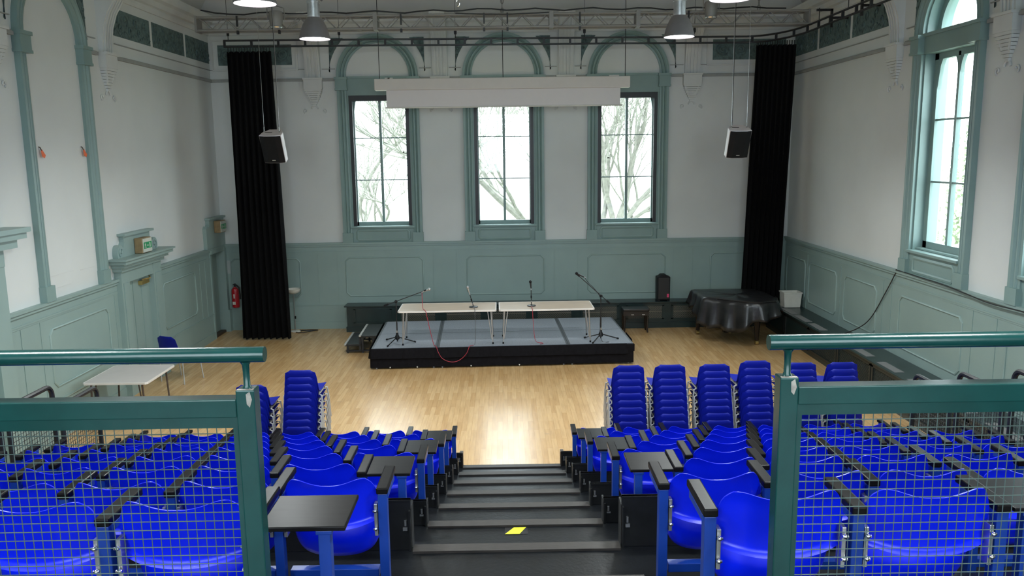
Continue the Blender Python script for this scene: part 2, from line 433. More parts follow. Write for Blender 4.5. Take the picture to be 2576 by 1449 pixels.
# string courses, frieze panels and cornice
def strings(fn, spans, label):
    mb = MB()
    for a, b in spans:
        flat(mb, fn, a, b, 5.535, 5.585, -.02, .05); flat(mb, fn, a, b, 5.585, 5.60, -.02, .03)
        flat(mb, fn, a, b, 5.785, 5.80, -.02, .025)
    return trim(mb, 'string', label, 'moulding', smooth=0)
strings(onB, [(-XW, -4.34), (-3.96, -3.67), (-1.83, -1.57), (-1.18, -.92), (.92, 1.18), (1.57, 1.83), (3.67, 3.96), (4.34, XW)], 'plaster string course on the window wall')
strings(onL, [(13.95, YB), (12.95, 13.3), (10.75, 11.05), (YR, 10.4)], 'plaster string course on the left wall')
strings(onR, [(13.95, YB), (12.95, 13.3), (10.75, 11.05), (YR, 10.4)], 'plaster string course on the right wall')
def cornice(fn, a, b, label):
    mb = MB()
    prof = [(6.52, -.02), (6.52, .03), (6.57, .05), (6.62, .05), (6.64, .10), (6.72, .14), (6.76, .20), (6.86, .22), (6.90, .22), (6.90, -.02)]
    n = len(prof); vs = [fn(u, v, d) for u in (a, b) for v, d in prof]
    mb.add(vs, [tuple(range(n))[::-1], tuple(range(n, 2*n))] + [(i, (i+1) % n, n+(i+1) % n, n+i) for i in range(n)])
    return trim(mb, 'plaster', label, 'cornice', smooth=0)
cornice(onB, -XW, XW, 'plaster cornice on the window wall')
cornice(onL, YR, YB, 'plaster cornice on the left wall')
cornice(onR, YR, YB, 'plaster cornice on the right wall')
def rosette(mb, fn, u, v, r, d=.02):
    for rr, t in ((r, .014), (r*.6, .013), (r*.22, .016)):
        pts = [fn(u+rr*math.cos(a), v+rr*math.sin(a), d) for a in [2*PI*k/14 for k in range(14)]]
        mb.tube(pts, t, 5, closed=True)
def swirl(mb, fn, u, v, r, s, d=.02):
    pts = [fn(u+s*rr*math.cos(a), v+rr*math.sin(a), d) for a, rr in [(k*.55-1.2, r*(1-k/15)) for k in range(13)]]
    mb.tube(pts, .013, 5)
fb = 0
def frieze(fn, a, b, v0, v1, kind, label):
    global fb
    mb = MB(); flat(mb, fn, a, b, v0, v1, -.02, .012)
    n = max(2, round((b-a)/.36))
    for k in range(n):
        u = a+(k+.5)*(b-a)/n
        if kind == 'ros': rosette(mb, fn, u, (v0+v1)/2, .13)
        else:
            swirl(mb, fn, u-.07, v1-.14, .09, 1); swirl(mb, fn, u+.09, v1-.28, .07, -1)
            mb.tube([fn(u-.16+.32*q/6, v0+.07+.05*math.sin(q*1.1), .014) for q in range(7)], .012, 5)
    return trim(mb, 'frieze', label, 'frieze panel')
frieze(onB, -6.2, -4.60, 5.89, 6.32, 'ros', 'dark green rosette frieze panel behind the left curtain')
frieze(onB, 4.60, 6.2, 5.89, 6.32, 'ros', 'dark green rosette frieze panel behind the right curtain')
for side, fn in (('left', onL), ('right', onR)):
    for (a, b), nm in zip([(13.95, 15.38), (15.50, 16.97), (17.09, 18.36)], ['nearest the window bracket', 'in the middle of the three', 'beside the corner']):
        frieze(fn, a, b, 5.93, 6.37, 'swirl', 'dark green scroll frieze panel on the %s wall, %s' % (side, nm))
mb = MB()
for s in (-1, 1):
    pts = [(s*4.50, 5.80), (s*6.3, 5.80), (s*6.3, 6.4), (s*4.50, 6.4)]
    if s < 0: pts = pts[::-1]
    mb.sweep([(0, -.01), (0, .03), (.03, .03), (.03, -.01)], loop_frames(pts), onB, closed=True)
trim(mb, 'plaster', 'plaster frames round the two rosette panels', 'moulding', smooth=0)

# fluted console brackets with pendant drops
def bracket(fn, u, label, tall=True):
    mb = MB(); hw = .165
    sp = [(5.60, -.02), (5.60, .07), (5.8, .08), (6.0, .11), (6.2, .18), (6.4, .30), (6.6, .47), (6.75, .56), (6.90, .60), (6.90, -.02)]
    prof = [(d, v) for v, d in sp]
    t = MB().prism(prof, -hw, hw, lambda d, v, x: fn(u+x, v, d)); mb.add(t.v, t.f)
    for x in (-.11, -.037, .037, .11):                                  # flutes between ribs
        for (v0, d0), (v1, d1) in zip(sp[1:-2], sp[2:-1]):
            A = [fn(u+x-.018, v0, d0), fn(u+x+.018, v0, d0), fn(u+x+.018, v1, d1), fn(u+x-.018, v1, d1)]
            B = [fn(u+x-.018, v0, d0+.022), fn(u+x+.018, v0, d0+.022), fn(u+x+.018, v1, d1+.022), fn(u+x-.018, v1, d1+.022)]
            mb.add(A+B, [(0, 1, 2, 3), (4, 7, 6, 5), (0, 4, 5, 1), (1, 5, 6, 2), (2, 6, 7, 3), (3, 7, 4, 0)])
    flat(mb, fn, u-.20, u+.20, 5.36, 5.60, -.02, .12)                    # capital block
    flat(mb, fn, u-.215, u+.215, 5.565, 5.60, -.02, .15)
    for k in range(8):                                                   # tapering drop with leaf edges
        v1 = 5.36-k*.045; ww = .17*(1-(k/8)**1.3)+.015
        flat(mb, fn, u-ww, u+ww, v1-.04, v1, -.02, .10*(1-k/9)+.01)
    for s in (-1, 1):
        mb.tube([fn(u+s*(.15-.02*k), 5.34-.05*k, .08-.008*k) for k in range(5)], .022, 6)
        swirl(mb, fn, u+s*.20, 4.90, .05, s, .012)
    mb.tube([fn(u+.07*math.cos(a), 4.94+.07*math.sin(a), .014) for a in [PI*k/8 for k in range(9)]], .014, 6)
    return trim(mb, 'plaster', label, 'wall bracket', smooth=40)
for u, nm in ((-4.15, 'left of the left window'), (-1.375, 'between the left and middle windows'), (1.375, 'between the middle and right windows'), (4.15, 'right of the right window')):
    bracket(onB, u, 'fluted white plaster bracket on the window wall, %s' % nm)
for side, fn in (('left', onL), ('right', onR)):
    bracket(fn, 13.58, 'fluted white plaster bracket on the %s wall beside the scroll frieze' % side)
    bracket(fn, 10.58, 'fluted white plaster bracket on the %s wall nearer the seating' % side)

# arched surrounds
ARCH = [(0, -.02), (0, .05), (.035, .06), (.05, .045), (.075, .07), (.10, .07), (.115, .05), (.15, .085), (.20, .085), (.20, -.02)]
def arch_frames(c, v0, vs_, r, n=22):
    fr = [(c-r, v0, -1, 0), (c-r, vs_, -1, 0)]
    fr += [(c-r*math.cos(a), vs_+r*math.sin(a), -math.cos(a), math.sin(a)) for a in [PI*k/n for k in range(1, n)]]
    return fr + [(c+r, vs_, 1, 0), (c+r, v0, 1, 0)]
def surround(fn, c, r=.69, vs_=5.63, label='', base=1.985):
    mb = MB(); mb.sweep(ARCH, arch_frames(c, base, vs_, r), fn)
    for s in (-1, 1):
        u = c+s*(r+.10)
        flat(mb, fn, u-.125, u+.125, 5.36, 5.58, -.02, .12); flat(mb, fn, u-.14, u+.14, 5.56, 5.61, -.02, .14); flat(mb, fn, u-.135, u+.135, 5.33, 5.37, -.02, .13)
        flat(mb, fn, u-.115, u+.115, 1.985, 2.2, -.02, .10)
    return trim(mb, 'teal', label, 'window surround', smooth=40)
def spandrels(fn, c, label):
    mb = MB()
    for s in (-1, 1):
        poly = [(c+s*1.03, 6.44), (c+s*.72, 6.44)]
        for k in range(1, 8):
            a = math.radians(48-42*k/7); poly.append((c+s*(1.06*math.cos(a)-.04*(k == 7)*0), 5.63+1.08*math.sin(a)))
        poly.append((c+s*1.03, 5.72))
        mb.prism(poly, -.02, .016, fn)
        flat(mb, fn, c+s*.92-.115, c+s*.92+.115, 6.42, 6.445, -.01, .03)
        for k, (uu, vv, rr) in enumerate([(.955, 6.32, .05), (.985, 6.18, .035), (1.0, 6.06, .02)]):
            swirl(mb, fn, c+s*uu, vv, rr, s, .018)
    return trim(mb, 'frieze', label, 'spandrel panel')
wn = {-2.75: 'left', 0.: 'middle', 2.75: 'right'}
for c in CB:
    surround(onB, c, label='sage green arched surround of the %s end window' % wn[c])
    spandrels(onB, c, 'dark green corner panels over the %s end window arch' % wn[c])
surround(onL, 12.0, r=.71, label='sage green arched surround of the blind window on the left wall')
surround(onL, 9.17, r=.71, label='sage green arched surround at the left edge of the photo')
spandrels(onL, 12.0, 'dark green corner panels over the left blind arch')
spandrels(onL, 9.17, 'dark green corner panels over the arch at the left edge')
for c, nm in zip(WINR, ['farthest', 'second farthest', 'added out-of-view']):
    surround(onR, c, r=.71, label='sage green arched surround of the %s right-hand window' % nm)
    spandrels(onR, c, 'dark green corner panels over the %s right-hand window arch' % nm)
mb = MB()                                                                # thin joint lines in the white board of the blind arch
flat(mb, onL, 11.35, 12.0, 2.30, 2.31, -.01, .004); flat(mb, onL, 12.2, 12.62, 2.28, 2.29, -.01, .004); flat(mb, onL, 11.25, 11.9, 2.12, 2.13, -.01, .004)
trim(mb, 'plaster', 'thin joints in the white board of the blind arch', 'panel joint')

# ------------------------------------------------------------------ windows
def win_back(i, c):
    t = thing('window_%d' % i, 'tall six-pane sash window, %s on the end wall' % wn[c], 'window', (0, 0, 0), kind='structure')
    mb = MB()                                                            # reveal lining and apron
    for s in (-1, 1): flat(mb, onB, min(c+s*.70, c+s*.66), max(c+s*.70, c+s*.66), 2.31, 5.30, -.36, 0)
    flat(mb, onB, c-.70, c+.70, 5.24, 5.60, -.10, .03); flat(mb, onB, c-.70, c+.70, 5.58, 5.625, -.02, .07)
    flat(mb, onB, c-.70, c+.70, 5.22, 5.25, -.3, .02)
    mb.build('window_lining', 'teal', t, smooth=0)
    mb = MB(); flat(mb, onB, c-.72, c+.72, 1.985, 2.31, -.02, .03); panel_mold(mb, onB, c-.55, c+.55, 2.06, 2.22, .0, .028)
    mb.build('apron_panel', 'teal', t, smooth=30)
    mb = MB(); flat(mb, onB, c-.72, c+.72, 2.30, 2.345, -.36, .09); mb.build('window_sill', 'teal', t, bevel=.008)
    mb = MB()                                                            # black-out blind channels and box
    for s in (-1, 1): flat(mb, onB, min(c+s*.66, c+s*.585), max(c+s*.66, c+s*.585), 2.345, 5.22, -.07, -.02)
    flat(mb, onB, c-.66, c+.66, 5.10, 5.24, -.12, -.01)
    mb.build('blind_channel', 'black', t, smooth=0)
    mb = MB(); d0, d1 = -.20, -.14
    for s in (-1, 1): flat(mb, onB, min(c+s*.66, c+s*.565), max(c+s*.66, c+s*.565), 2.345, 5.24, d0, d1)
    flat(mb, onB, c-.66, c+.66, 2.345, 2.43, d0, d1); flat(mb, onB, c-.66, c+.66, 5.16, 5.24, d0, d1)
    for s in (-1, 1):                                                    # curved shoulders at the head
        for q in range(2):
            e = c+s*.565 if q == 0 else c
            sg = -s if q == 0 else s
            mb.prism([(e, 5.17), (e+sg*.07, 5.17), (e+sg*.035, 5.10), (e+sg*.015, 5.0), (e, 4.9)], d0+.01, d1-.005, onB)
    flat(mb, onB, c-.028, c+.028, 2.43, 5.2, d0+.005, d1)
    for v in (3.37, 4.30): flat(mb, onB, c-.6, c+.6, v-.012, v+.012, d0+.01, d1-.01)
    mb.build('sash_frame', 'teal', t, smooth=0)
    mb = MB(); flat(mb, onB, c-.6, c+.6, 2.40, 5.2, -.175, -.170); mb.build('glass', 'glass', t, smooth=0)
    mb = MB(); mb.add(*(lambda p: (p.v, p.f))(MB().prism([(c-.70, 5.62)] + [(c-.70*math.cos(a), 5.63+.70*math.sin(a)) for a in [PI*k/20 for k in range(21)]] + [(c+.70, 5.62)], -.02, .012, onB)))
    mb.build('arch_board', 'wall', t, smooth=0)
for i, c in enumerate(CB): win_back(i+1, c)
def win_right(i, c, nm):
    t = thing('window_%d' % i, 'tall arched sash window, %s on the right wall' % nm, 'window', (0, 0, 0), kind='structure')
    mb = MB()
    for s in (-1, 1): flat(mb, onR, min(c+s*.72, c+s*.68), max(c+s*.72, c+s*.68), 2.33, 5.64, -.36, 0)
    flat(mb, onR, c-.72, c+.72, 5.33, 5.60, -.3, .03); flat(mb, onR, c-.72, c+.72, 5.58, 5.63, -.3, .06)
    t2 = MB().sweep([(0, -.36), (0, 0), (-.04, 0), (-.04, -.36)], arch_frames(c, 5.63, 5.64, .72), onR); mb.add(t2.v, t2.f)
    mb.build('window_lining', 'teal', t, smooth=30)
    mb = MB(); flat(mb, onR, c-.72, c+.72, 1.985, 2.33, -.02, .03); panel_mold(mb, onR, c-.55, c+.55, 2.06, 2.22, 0, .028)
    mb.build('apron_panel', 'teal', t, smooth=30)
    mb = MB(); flat(mb, onR, c-.73, c+.73, 2.32, 2.365, -.36, .09); flat(mb, onR, c-.70, c+.70, 2.365, 2.40, -.36, -.05); mb.build('window_sill', 'teal', t, bevel=.008)
    mb = MB(); d0, d1 = -.22, -.15
    for s in (-1, 1): flat(mb, onR, min(c+s*.68, c+s*.57), max(c+s*.68, c+s*.57), 2.40, 5.33, d0, d1)
    flat(mb, onR, c-.68, c+.68, 2.40, 2.50, d0, d1); flat(mb, onR, c-.68, c+.68, 5.24, 5.34, d0, d1)
    flat(mb, onR, c-.03, c+.03, 2.5, 5.3, d0, d1)
    for s in (-1, 1):
        for q in range(2):
            e = c+s*.57 if q == 0 else c
            sg = -s if q == 0 else s
            mb.prism([(e, 5.26), (e+sg*.12, 5.26), (e+sg*.06, 5.15), (e+sg*.03, 5.0), (e, 4.8)], d0+.01, d1-.005, onR)
    for v in (3.42, 4.35): flat(mb, onR, c-.6, c+.6, v-.014, v+.014, d0+.01, d1-.01)
    t2 = MB().sweep([(0, d0), (0, d1), (-.11, d1), (-.11, d0)], arch_frames(c, 5.6, 5.64, .68), onR); mb.add(t2.v, t2.f)
    mb.build('sash_frame', 'teal', t, smooth=30)
    mb = MB(); flat(mb, onR, c-.6, c+.6, 2.45, 5.3, -.19, -.185)
    mb.prism([(c-.6, 5.6)] + [(c-.6*math.cos(a), 5.64+.6*math.sin(a)) for a in [PI*k/20 for k in range(21)]] + [(c+.6, 5.6)], -.19, -.185, onR)
    mb.build('glass', 'glass', t, smooth=0)
for i, (c, nm) in enumerate(zip(WINR, ['farthest', 'second farthest', 'added out-of-view'])): win_right(4+i, c, nm)

for i, c in enumerate(CF):  # unseen rear windows, added as extra daylight sources
    t = thing('window_%d' % (7+i), 'added out-of-view sash window in the wall behind the seating, %s' % ('left', 'middle', 'right')[i], 'window', (0, 0, 0), kind='structure')
    mb = MB()
    for q in (-1, 1): flat(mb, onF, min(c+q*1.2, c+q*1.13), max(c+q*1.2, c+q*1.13), 2.95, 6.55, -.25, -.15)
    for v in (2.95, 4.7, 6.48): flat(mb, onF, c-1.13, c+1.13, v, v+.07, -.25, -.15)
    flat(mb, onF, c-.03, c+.03, 3.0, 6.5, -.24, -.16)
    mb.build('sash_frame', 'teal', t, smooth=0)
    mb = MB(); flat(mb, onF, c-1.14, c+1.14, 3.0, 6.5, -.205, -.20); mb.build('glass', 'glass', t, smooth=0)
    mb = MB(); flat(mb, onF, c-1.3, c+1.3, 2.88, 2.95, -.3, .10); mb.build('window_sill', 'teal', t, smooth=0)

# ------------------------------------------------------------------ doors on the left wall
t = thing('door_1', 'sage green door with a scrolled overdoor on the left wall', 'door', (0, 0, 0), kind='structure')
mb = MB()
for u0, u1 in ((13.22, 13.50), (14.44, 14.78)):
    flat(mb, onL, u0, u1, 0, 2.10, -.02, .12); flat(mb, onL, u0-.01, u1+.01, 0, .25, -.02, .14)
    flat(mb, onL, u0+.05, u1-.05, .3, 1.9, 0, .135)
flat(mb, onL, 13.505, 14.435, 1.90, 2.14, -.02, .118)
mb.build('door_surround', 'dado', t, smooth=0)
mb = MB()
for (a, b, v0, v1, d) in ((13.18, 14.84, 2.10, 2.17, .16), (13.14, 14.90, 2.17, 2.23, .22), (13.08, 14.98, 2.23, 2.29, .28), (13.04, 15.02, 2.29, 2.32, .31)):
    flat(mb, onL, a, b, v0, v1, -.02, d)
mb.build('door_cornice', 'dado', t, smooth=0)
mb = MB()
flat(mb, onL, 13.50, 14.50, 2.32, 2.66, -.02, .08); flat(mb, onL, 13.44, 14.58, 2.66, 2.70, -.02, .13)
for s, e in ((-1, 13.50), (1, 14.50)):
    mb.prism([(e, 2.32), (e+s*.26, 2.32), (e+s*.27, 2.38)] + [(e+s*(.155+.11*math.cos(a)), 2.42+.11*math.sin(a)) for a in [PI*.05+k*PI*.8/8 for k in range(9)]] + [(e+s*.04, 2.50), (e, 2.56)], -.02, .09, onL)
    swirl(mb, onL, e+s*.15, 2.42, .08, s, .095)
mb.build('overdoor', 'dado', t, smooth=30)
mb = MB(); flat(mb, onL, 13.50, 14.44, .01, 1.90, -.01, .02)
for u in (13.8, 14.12): flat(mb, onL, u-.012, u+.012, .15, 1.85, 0, .034)
d = mb.build('door_leaf', 'dado', t, smooth=0)
mb = MB(); flat(mb, onL, 14.02, 14.32, 1.76, 1.83, .02, .09); mb.tube([onL(14.05, 1.85, .08), onL(14.2, 1.86, .16), onL(14.38, 1.88, .06)], .012, 6)
mb.build('door_closer', 'brass', d, bevel=.008)
t = thing('door_2', 'recessed doorway under a plain overdoor beside the far left corner', 'door', (0, 0, 0), kind='structure')
mb = MB(); flat(mb, onL, 18.235, 18.385, 0, 1.93, -.29, .09); flat(mb, onL, 18.21, 18.388, 0, .5, -.28, .13)
flat(mb, onL, 17.455, 17.515, 0, 1.9, -.27, .05); flat(mb, onL, 17.45, 18.38, 1.86, 1.983, -.26, .084)
mb.build('door_surround', 'dado', t, smooth=0)
mb = MB(); flat(mb, onL, 17.505, 18.24, .05, 1.865, -.14, -.10); flat(mb, onL, 17.85, 17.89, .05, 1.86, -.12, -.085); mb.build('door_leaf', 'dado', t, smooth=0)
mb = MB(); flat(mb, onL, 17.5, 18.25, 0, .05, -.3, .02); mb.build('threshold', 'dark_floor', t, smooth=0)
mb = MB(); flat(mb, onL, 17.26, 18.385, 1.985, 2.32, -.02, .08); flat(mb, onL, 17.45, 18.36, 2.32, 2.60, -.02, .08); flat(mb, onL, 17.40, 18.385, 2.60, 2.64, -.02, .12)
mb.prism([(17.45, 2.32), (17.25, 2.32), (17.25, 2.42), (17.30, 2.48), (17.38, 2.44), (17.45, 2.5)], -.02, .085, onL)
mb.build('overdoor', 'dado', t, smooth=0)
t = thing('door_3', 'large doorway hood cut off by the left edge of the photo', 'door', (0, 0, 0), kind='structure')
mb = MB()
for (a, b, v0, v1, dd) in ((8.5, 10.16, 2.62, 2.84, .14), (8.45, 10.30, 2.84, 2.95, .24), (8.4, 10.42, 2.95, 3.03, .30), (8.36, 10.46, 3.03, 3.09, .34)):
    flat(mb, onL, a, b, v0, v1, -.02, dd)
mb.build('door_cornice', 'dado', t, smooth=0)
mb = MB(); flat(mb, onL, 9.86, 10.16, 0, 2.62, -.02, .13); flat(mb, onL, 8.5, 8.8, 0, 2.62, -.02, .13); mb.build('door_surround', 'dado', t, smooth=0)
mb = MB(); flat(mb, onL, 8.8, 9.86, .01, 2.62, -.01, .05); mb.build('door_leaf', 'dado', t, smooth=0)

def exit_sign(loc, label, small=False):
    t = thing('exit_sign', label, 'exit sign', loc)
    dx, dy, dz = .15, .36, .26
    MB().box(0, dx-.012, 0, dy, 0, dz).build('sign_box', 'sign_brown', t, bevel=.01)
    f = MB().box(dx-.012, dx, .015, dy-.01, .015, dz-.015).build('sign_face', 'sign_white', t, smooth=0)
    mb = MB().box(dx, dx+.003, .03, dy-.03, .075, dz-.075); g = mb.build('sign_panel', 'sign_green', f, smooth=0)
    mb = MB(); fn = lambda y, z, d: (dx+.003+d, y, z)                    # running figure, arrow and doorway
    mb.prism([(.075, .165), (.085, .175), (.095, .165), (.085, .155)], 0, .002, fn)
    mb.prism([(.07, .152), (.10, .152), (.115, .135), (.10, .128), (.105, .1), (.12, .09), (.112, .08), (.092, .1), (.082, .12), (.07, .095), (.05, .085), (.055, .08), (.08, .09), (.075, .13), (.06, .14)], 0, .002, fn)
    mb.prism([(.15, .125), (.18, .145), (.18, .132), (.205, .132), (.205, .118), (.18, .118), (.18, .105)], 0, .002, fn)
    mb.prism([(.245, .09), (.28, .09), (.28, .168), (.245, .168)], 0, .002, fn)
    mb.build('pictogram', 'sign_white', f, smooth=0)
    return t
exit_sign((-6.315, 13.86, 2.325), 'brown boxed green exit sign above the near left door')
exit_sign((-6.318, 17.72, 2.30), 'brown boxed green exit sign above the corner doorway')

# ------------------------------------------------------------------ radiator covers
def lattice(mb, fn, u0, u1, v0, v1, d, step=.05, r=.004):
    h = v1-v0; k = u0-h
    while k < u1:
        for s in (1, -1):
            a0, a1 = (k, k+h) if s == 1 else (k+h, k)
            P = []
            x0, z0_, x1, z1_ = k, (v0 if s == 1 else v1), k+h, (v1 if s == 1 else v0)
            if x1 <= u0 or x0 >= u1: continue
            if x0 < u0: z0_ += (z1_-z0_)*(u0-x0)/h; x0 = u0
            if x1 > u1: z1_ = z0_+(z1_-z0_)*(u1-x0)/(x1-x0); x1 = u1
            mb.tube([fn(x0, z0_, d), fn(x1, z1_, d)], r, 4, caps=False)
        k += step
t = thing('radiator_cover', 'long dark green radiator cover with lattice panels under the end windows', 'radiator cover')
mb = MB(); flat(mb, onB, -3.58, 5.62, .04, .57, .045, .42); flat(mb, onB, -3.60, 5.62, 0, .12, .045, .44)
mb.build('cover_body', 'cover', t, smooth=0)
mb = MB(); flat(mb, onB, -3.63, 5.62, .57, .60, .045, .46); mb.build('cover_top', 'cover', t, bevel=.006)
u = -3.5; k = 0
while u < 5.4:
    mb = MB(); a, b = u+.12, u+.88
    for (a0, b0, v0, v1) in ((a-.05, a, .2, .52), (b, b+.05, .2, .52), (a-.05, b+.05, .17, .22), (a-.05, b+.05, .50, .54)):
        flat(mb, onB, a0, b0, v0, v1, .40, .435)
    fr = mb.build('lattice_frame', 'cover', t, smooth=0)
    if k > 0:
        mb = MB(); lattice(mb, onB, a, b, .38, .50, .425, .04); flat(mb, onB, a, b, .365, .38, .42, .43); lattice(mb, onB, a, b, .22, .365, .425, .04)
        mb.build('lattice', 'brass_grille', fr)
    u += 1.02; k += 1
t = thing('radiator_cover', 'long black radiator cover running along the right wall', 'radiator cover')
mb = MB(); flat(mb, onR, 3.0, 17.9, .0, .57, .045, .56); mb.build('cover_body', 'cover', t, smooth=0)
mb = MB(); flat(mb, onR, 3.0, 17.9, .57, .60, .045, .62); mb.build('cover_top', 'cover', t, bevel=.006)
y = 4.0
while y < 17.4:
    mb = MB(); flat(mb, onR, y, y+.62, .60, .606, .42, .56); mb.build('vent_grille', 'grey_paper', t, smooth=0)
    y += .98 if y < 14 else .78
y = 3.1
while y < 17:
    mb = MB()
    for (a0, b0, v0, v1) in ((y, y+.05, .1, .53), (y+1.27, y+1.32, .1, .53), (y, y+1.32, .08, .13), (y, y+1.32, .5, .55)):
        flat(mb, onR, a0, b0, v0, v1, .55, .58)
    fr = mb.build('cover_frame', 'grille', t, smooth=0)
    if y < 14:
        mb = MB(); lattice(mb, onR, y+.05, y+1.27, .13, .5, .562, .06, .004); mb.build('lattice', 'grille', fr)
    y += 1.36

# ------------------------------------------------------------------ outdoors
struct('ground', MB().box(-90, 90, 19.0, 160, -1.7, -1.5).box(7.2, 90, -60, 19.0, -1.7, -1.5).box(-90, 7.2, -60, -3.8, -1.7, -1.5), 'grass', 'pale ground outside the windows', 'ground', smooth=0)
def tree(loc, h, r0, seed, label, lean=(0, 0), forks=3, bend=.25, spread=.75, limbs=None):
    rnd = random.Random(seed)
    t = thing('bare_tree', label, 'tree', loc, group=None)
    big = MB(); small = MB()
    def grow(p, d, L, r, lev):
        n = 5; pts = [p]; q = p.copy(); dd = d.copy()
        for k in range(n):
            dd = (dd + Vector((rnd.uniform(-1, 1), rnd.uniform(-1, 1), rnd.uniform(-.6, .8)))*bend*.5).normalized()
            q = q + dd*(L/n); pts.append(q.copy())
        (big if lev < 3 else small).tube(pts, [r*(1-.45*k/n) for k in range(n+1)], 7 if lev < 2 else (5 if lev < 3 else 3), caps=lev < 2)
        if lev >= 5: return
        m = forks if lev < 2 else rnd.choice((4, 5))
        for k in range(m):
            i = rnd.randint(2, n) if k else n
            ax = Vector((rnd.uniform(-1, 1), rnd.uniform(-1, 1), rnd.uniform(-.2, .5))).normalized()
            nd = (dd + ax*spread*rnd.uniform(.6, 1.2) + Vector((0, 0, .12))).normalized()
            grow(pts[i], nd, L*rnd.uniform(.58, .82), r*(.55 if k else .6)*(1-.2*(i < n)), lev+1)
    if limbs:
        for (p, d, L, r) in limbs: grow(Vector(p), Vector(d).normalized(), L, r, 1)
        c0 = limbs[0][0]; big.tube([(c0[0], c0[1], 0), (c0[0], c0[1], c0[2]+.1)], [r0, r0*.6], 8)
        for (p, d, L, r) in limbs[1:]: big.tube([(c0[0], c0[1], max(.3, c0[2]-1.2)), (p[0], p[1], p[2]+.05)], [r*1.2, r], 7)
    else:
        grow(Vector((0, 0, 0)), Vector((lean[0], lean[1], 1)).normalized(), h*.36, r0, 0)
    big.build('trunk', 'bark', t); small.build('twigs', 'twig', t)
    return t
tree((-4.9, 27.5, -1.5), 10, .20, 11, 'tangled bare tree outside the left end window', forks=4, bend=.5)
t = tree((3.35, 31.5, -1.5), 8, .3, 5, 'bare tree outside the right end window with steep forked limbs', forks=4, bend=.35,
         limbs=[((.95, 0, 2.3), (.25, .1, 1), 3.4, .15), ((.95, 0, 2.4), (.85, .1, 1), 3.4, .12), ((1.0, .1, 2.5), (1, -.1, .6), 2.8, .08), ((.9, .1, 2.4), (-.35, .1, 1), 3.2, .12), ((.35, .3, 2.0), (.1, 0, 1), 3.2, .13), ((1.9, .4, 2.0), (-.15, 0, 1), 2.8, .08)])
t2 = tree((1.75, 23.8, -1.5), 8, .3, 21, 'bare tree whose thick limb slants across the middle end window', forks=3, bend=.25,
          limbs=[((.2, 0, 2.2), (-1, .1, .85), 3.6, .15), ((-.4, 0, 2.9), (-.9, .2, .15), 2.0, .06), ((.1, .1, 3.4), (-.2, .2, 1), 2.6, .09), ((-.3, 0, 3.2), (-.3, 0, 1), 2.2, .06)])
tree((-2.3, 42, -1.5), 11, .24, 31, 'bare tree farther off, seen between the left and middle windows', forks=4, bend=.45)
# evergreen and brick pier outside the right-hand window
t = thing('evergreen_tree', 'green leafy tree outside the right-hand window', 'tree', (12.6, 21.6, -1.5))
MB().tube([(0, 0, 0), (.1, 0, 2.0), (0, .1, 4.2)], [.16, .12, .04], 8).build('trunk', 'bark', t)
rnd = random.Random(3); mb = MB()
for k in range(2600):
    a = rnd.uniform(0, 2*PI); zz = rnd.uniform(.8, 6.2); rr = 1.5*math.sin(min(1, (zz-.6)/5.7)*PI)**.7*rnd.uniform(.3, 1)
    p = Vector((rr*math.cos(a), rr*math.sin(a), zz)); u = Vector((rnd.uniform(-1, 1), rnd.uniform(-1, 1), rnd.uniform(-1, 1))).normalized()*.07; v_ = u.orthogonal().normalized()*.045
    mb.add([p-u, p+v_, p+u, p-v_], [(0, 1, 2, 3)])
f = mb.build('foliage', 'leaf', t, smooth=0)
o = MB().box(7.53, 7.58, 14.0, 14.05, -1.5, 9).build('brick_pier', 'brick', smooth=0); tag(o, 'slim pinkish brick pier seen through the right-hand window', 'pier', kind='structure')

# ------------------------------------------------------------------ curtains and track
def curtain(name, x0t, x1t, x0b, x1b, y, zt, zb, folds, label, skew=0.):
    t = thing('curtain', label, 'curtain', (0, 0, 0))
    def fn(u, v):
        x0 = x0b+(x0t-x0b)*v; x1 = x1b+(x1t-x1b)*v
        return (x0+(x1-x0)*u + .012*math.sin(u*folds*4*PI+v*3), y+skew*u+(.055+.02*(1-v))*math.sin(u*folds*2*PI+.4*math.sin(v*5)), zb+(zt-zb)*v + (.012*math.sin(u*folds*2*PI+1) if v == 0 else 0))
    MB().shell(fn, folds*10, 14, lambda u, v: (0, .012, 0)).build('drape', 'black_cloth', t, smooth=60)
    mb = MB()
    for k in range(folds*2):
        u = (k+.5)/(folds*2); p = fn(u, 1); mb.tube([(p[0], y+skew*u, zt-.02), (p[0], y+skew*u, zt+.09)], .012, 5)
    mb.build('curtain_hooks', 'grille', t)
    return t
curtain('c', -5.64, -4.74, -5.71, -4.67, 17.3, 6.05, .03, 8, 'black floor-length curtain hanging beside the far left corner')
curtain('c', 5.33, 6.14, 5.17, 6.02, 17.64, 6.10, .66, 8, 'black curtain hanging behind the covered piano', skew=-.02)
t = thing('curtain_track', 'black ladder-shaped curtain track across the hall and along the right wall', 'curtain track')
path = [(x, 17.3+.3*(x+5.7)/10.8) for x in (-5.7, -4, -2, 0, 2, 3.6, 5.1)]
path += [(5.1+.75*math.sin(a), 17.6-1.6*(1-math.cos(a))) for a in [PI/2*k/8 for k in range(1, 9)]] + [(5.85, 14.2), (5.86, 12.6)]
for z, nm in ((6.27, 'upper_rail'), (6.15, 'lower_rail')):
    MB().tube([(x, y, z) for x, y in path], .020, 6).build(nm, 'black', t)
acc = 0; last = path[0]; nxt = .02
for p in path[1:]:
    L = math.dist(last, p)
    while nxt <= acc+L:
        f = (nxt-acc)/L; x = last[0]+(p[0]-last[0])*f; y = last[1]+(p[1]-last[1])*f
        MB().box(x-.022, x+.022, y-.018, y+.018, 6.15, 6.27).build('spacer', 'black', t, smooth=0); nxt += .545
    acc += L; last = p
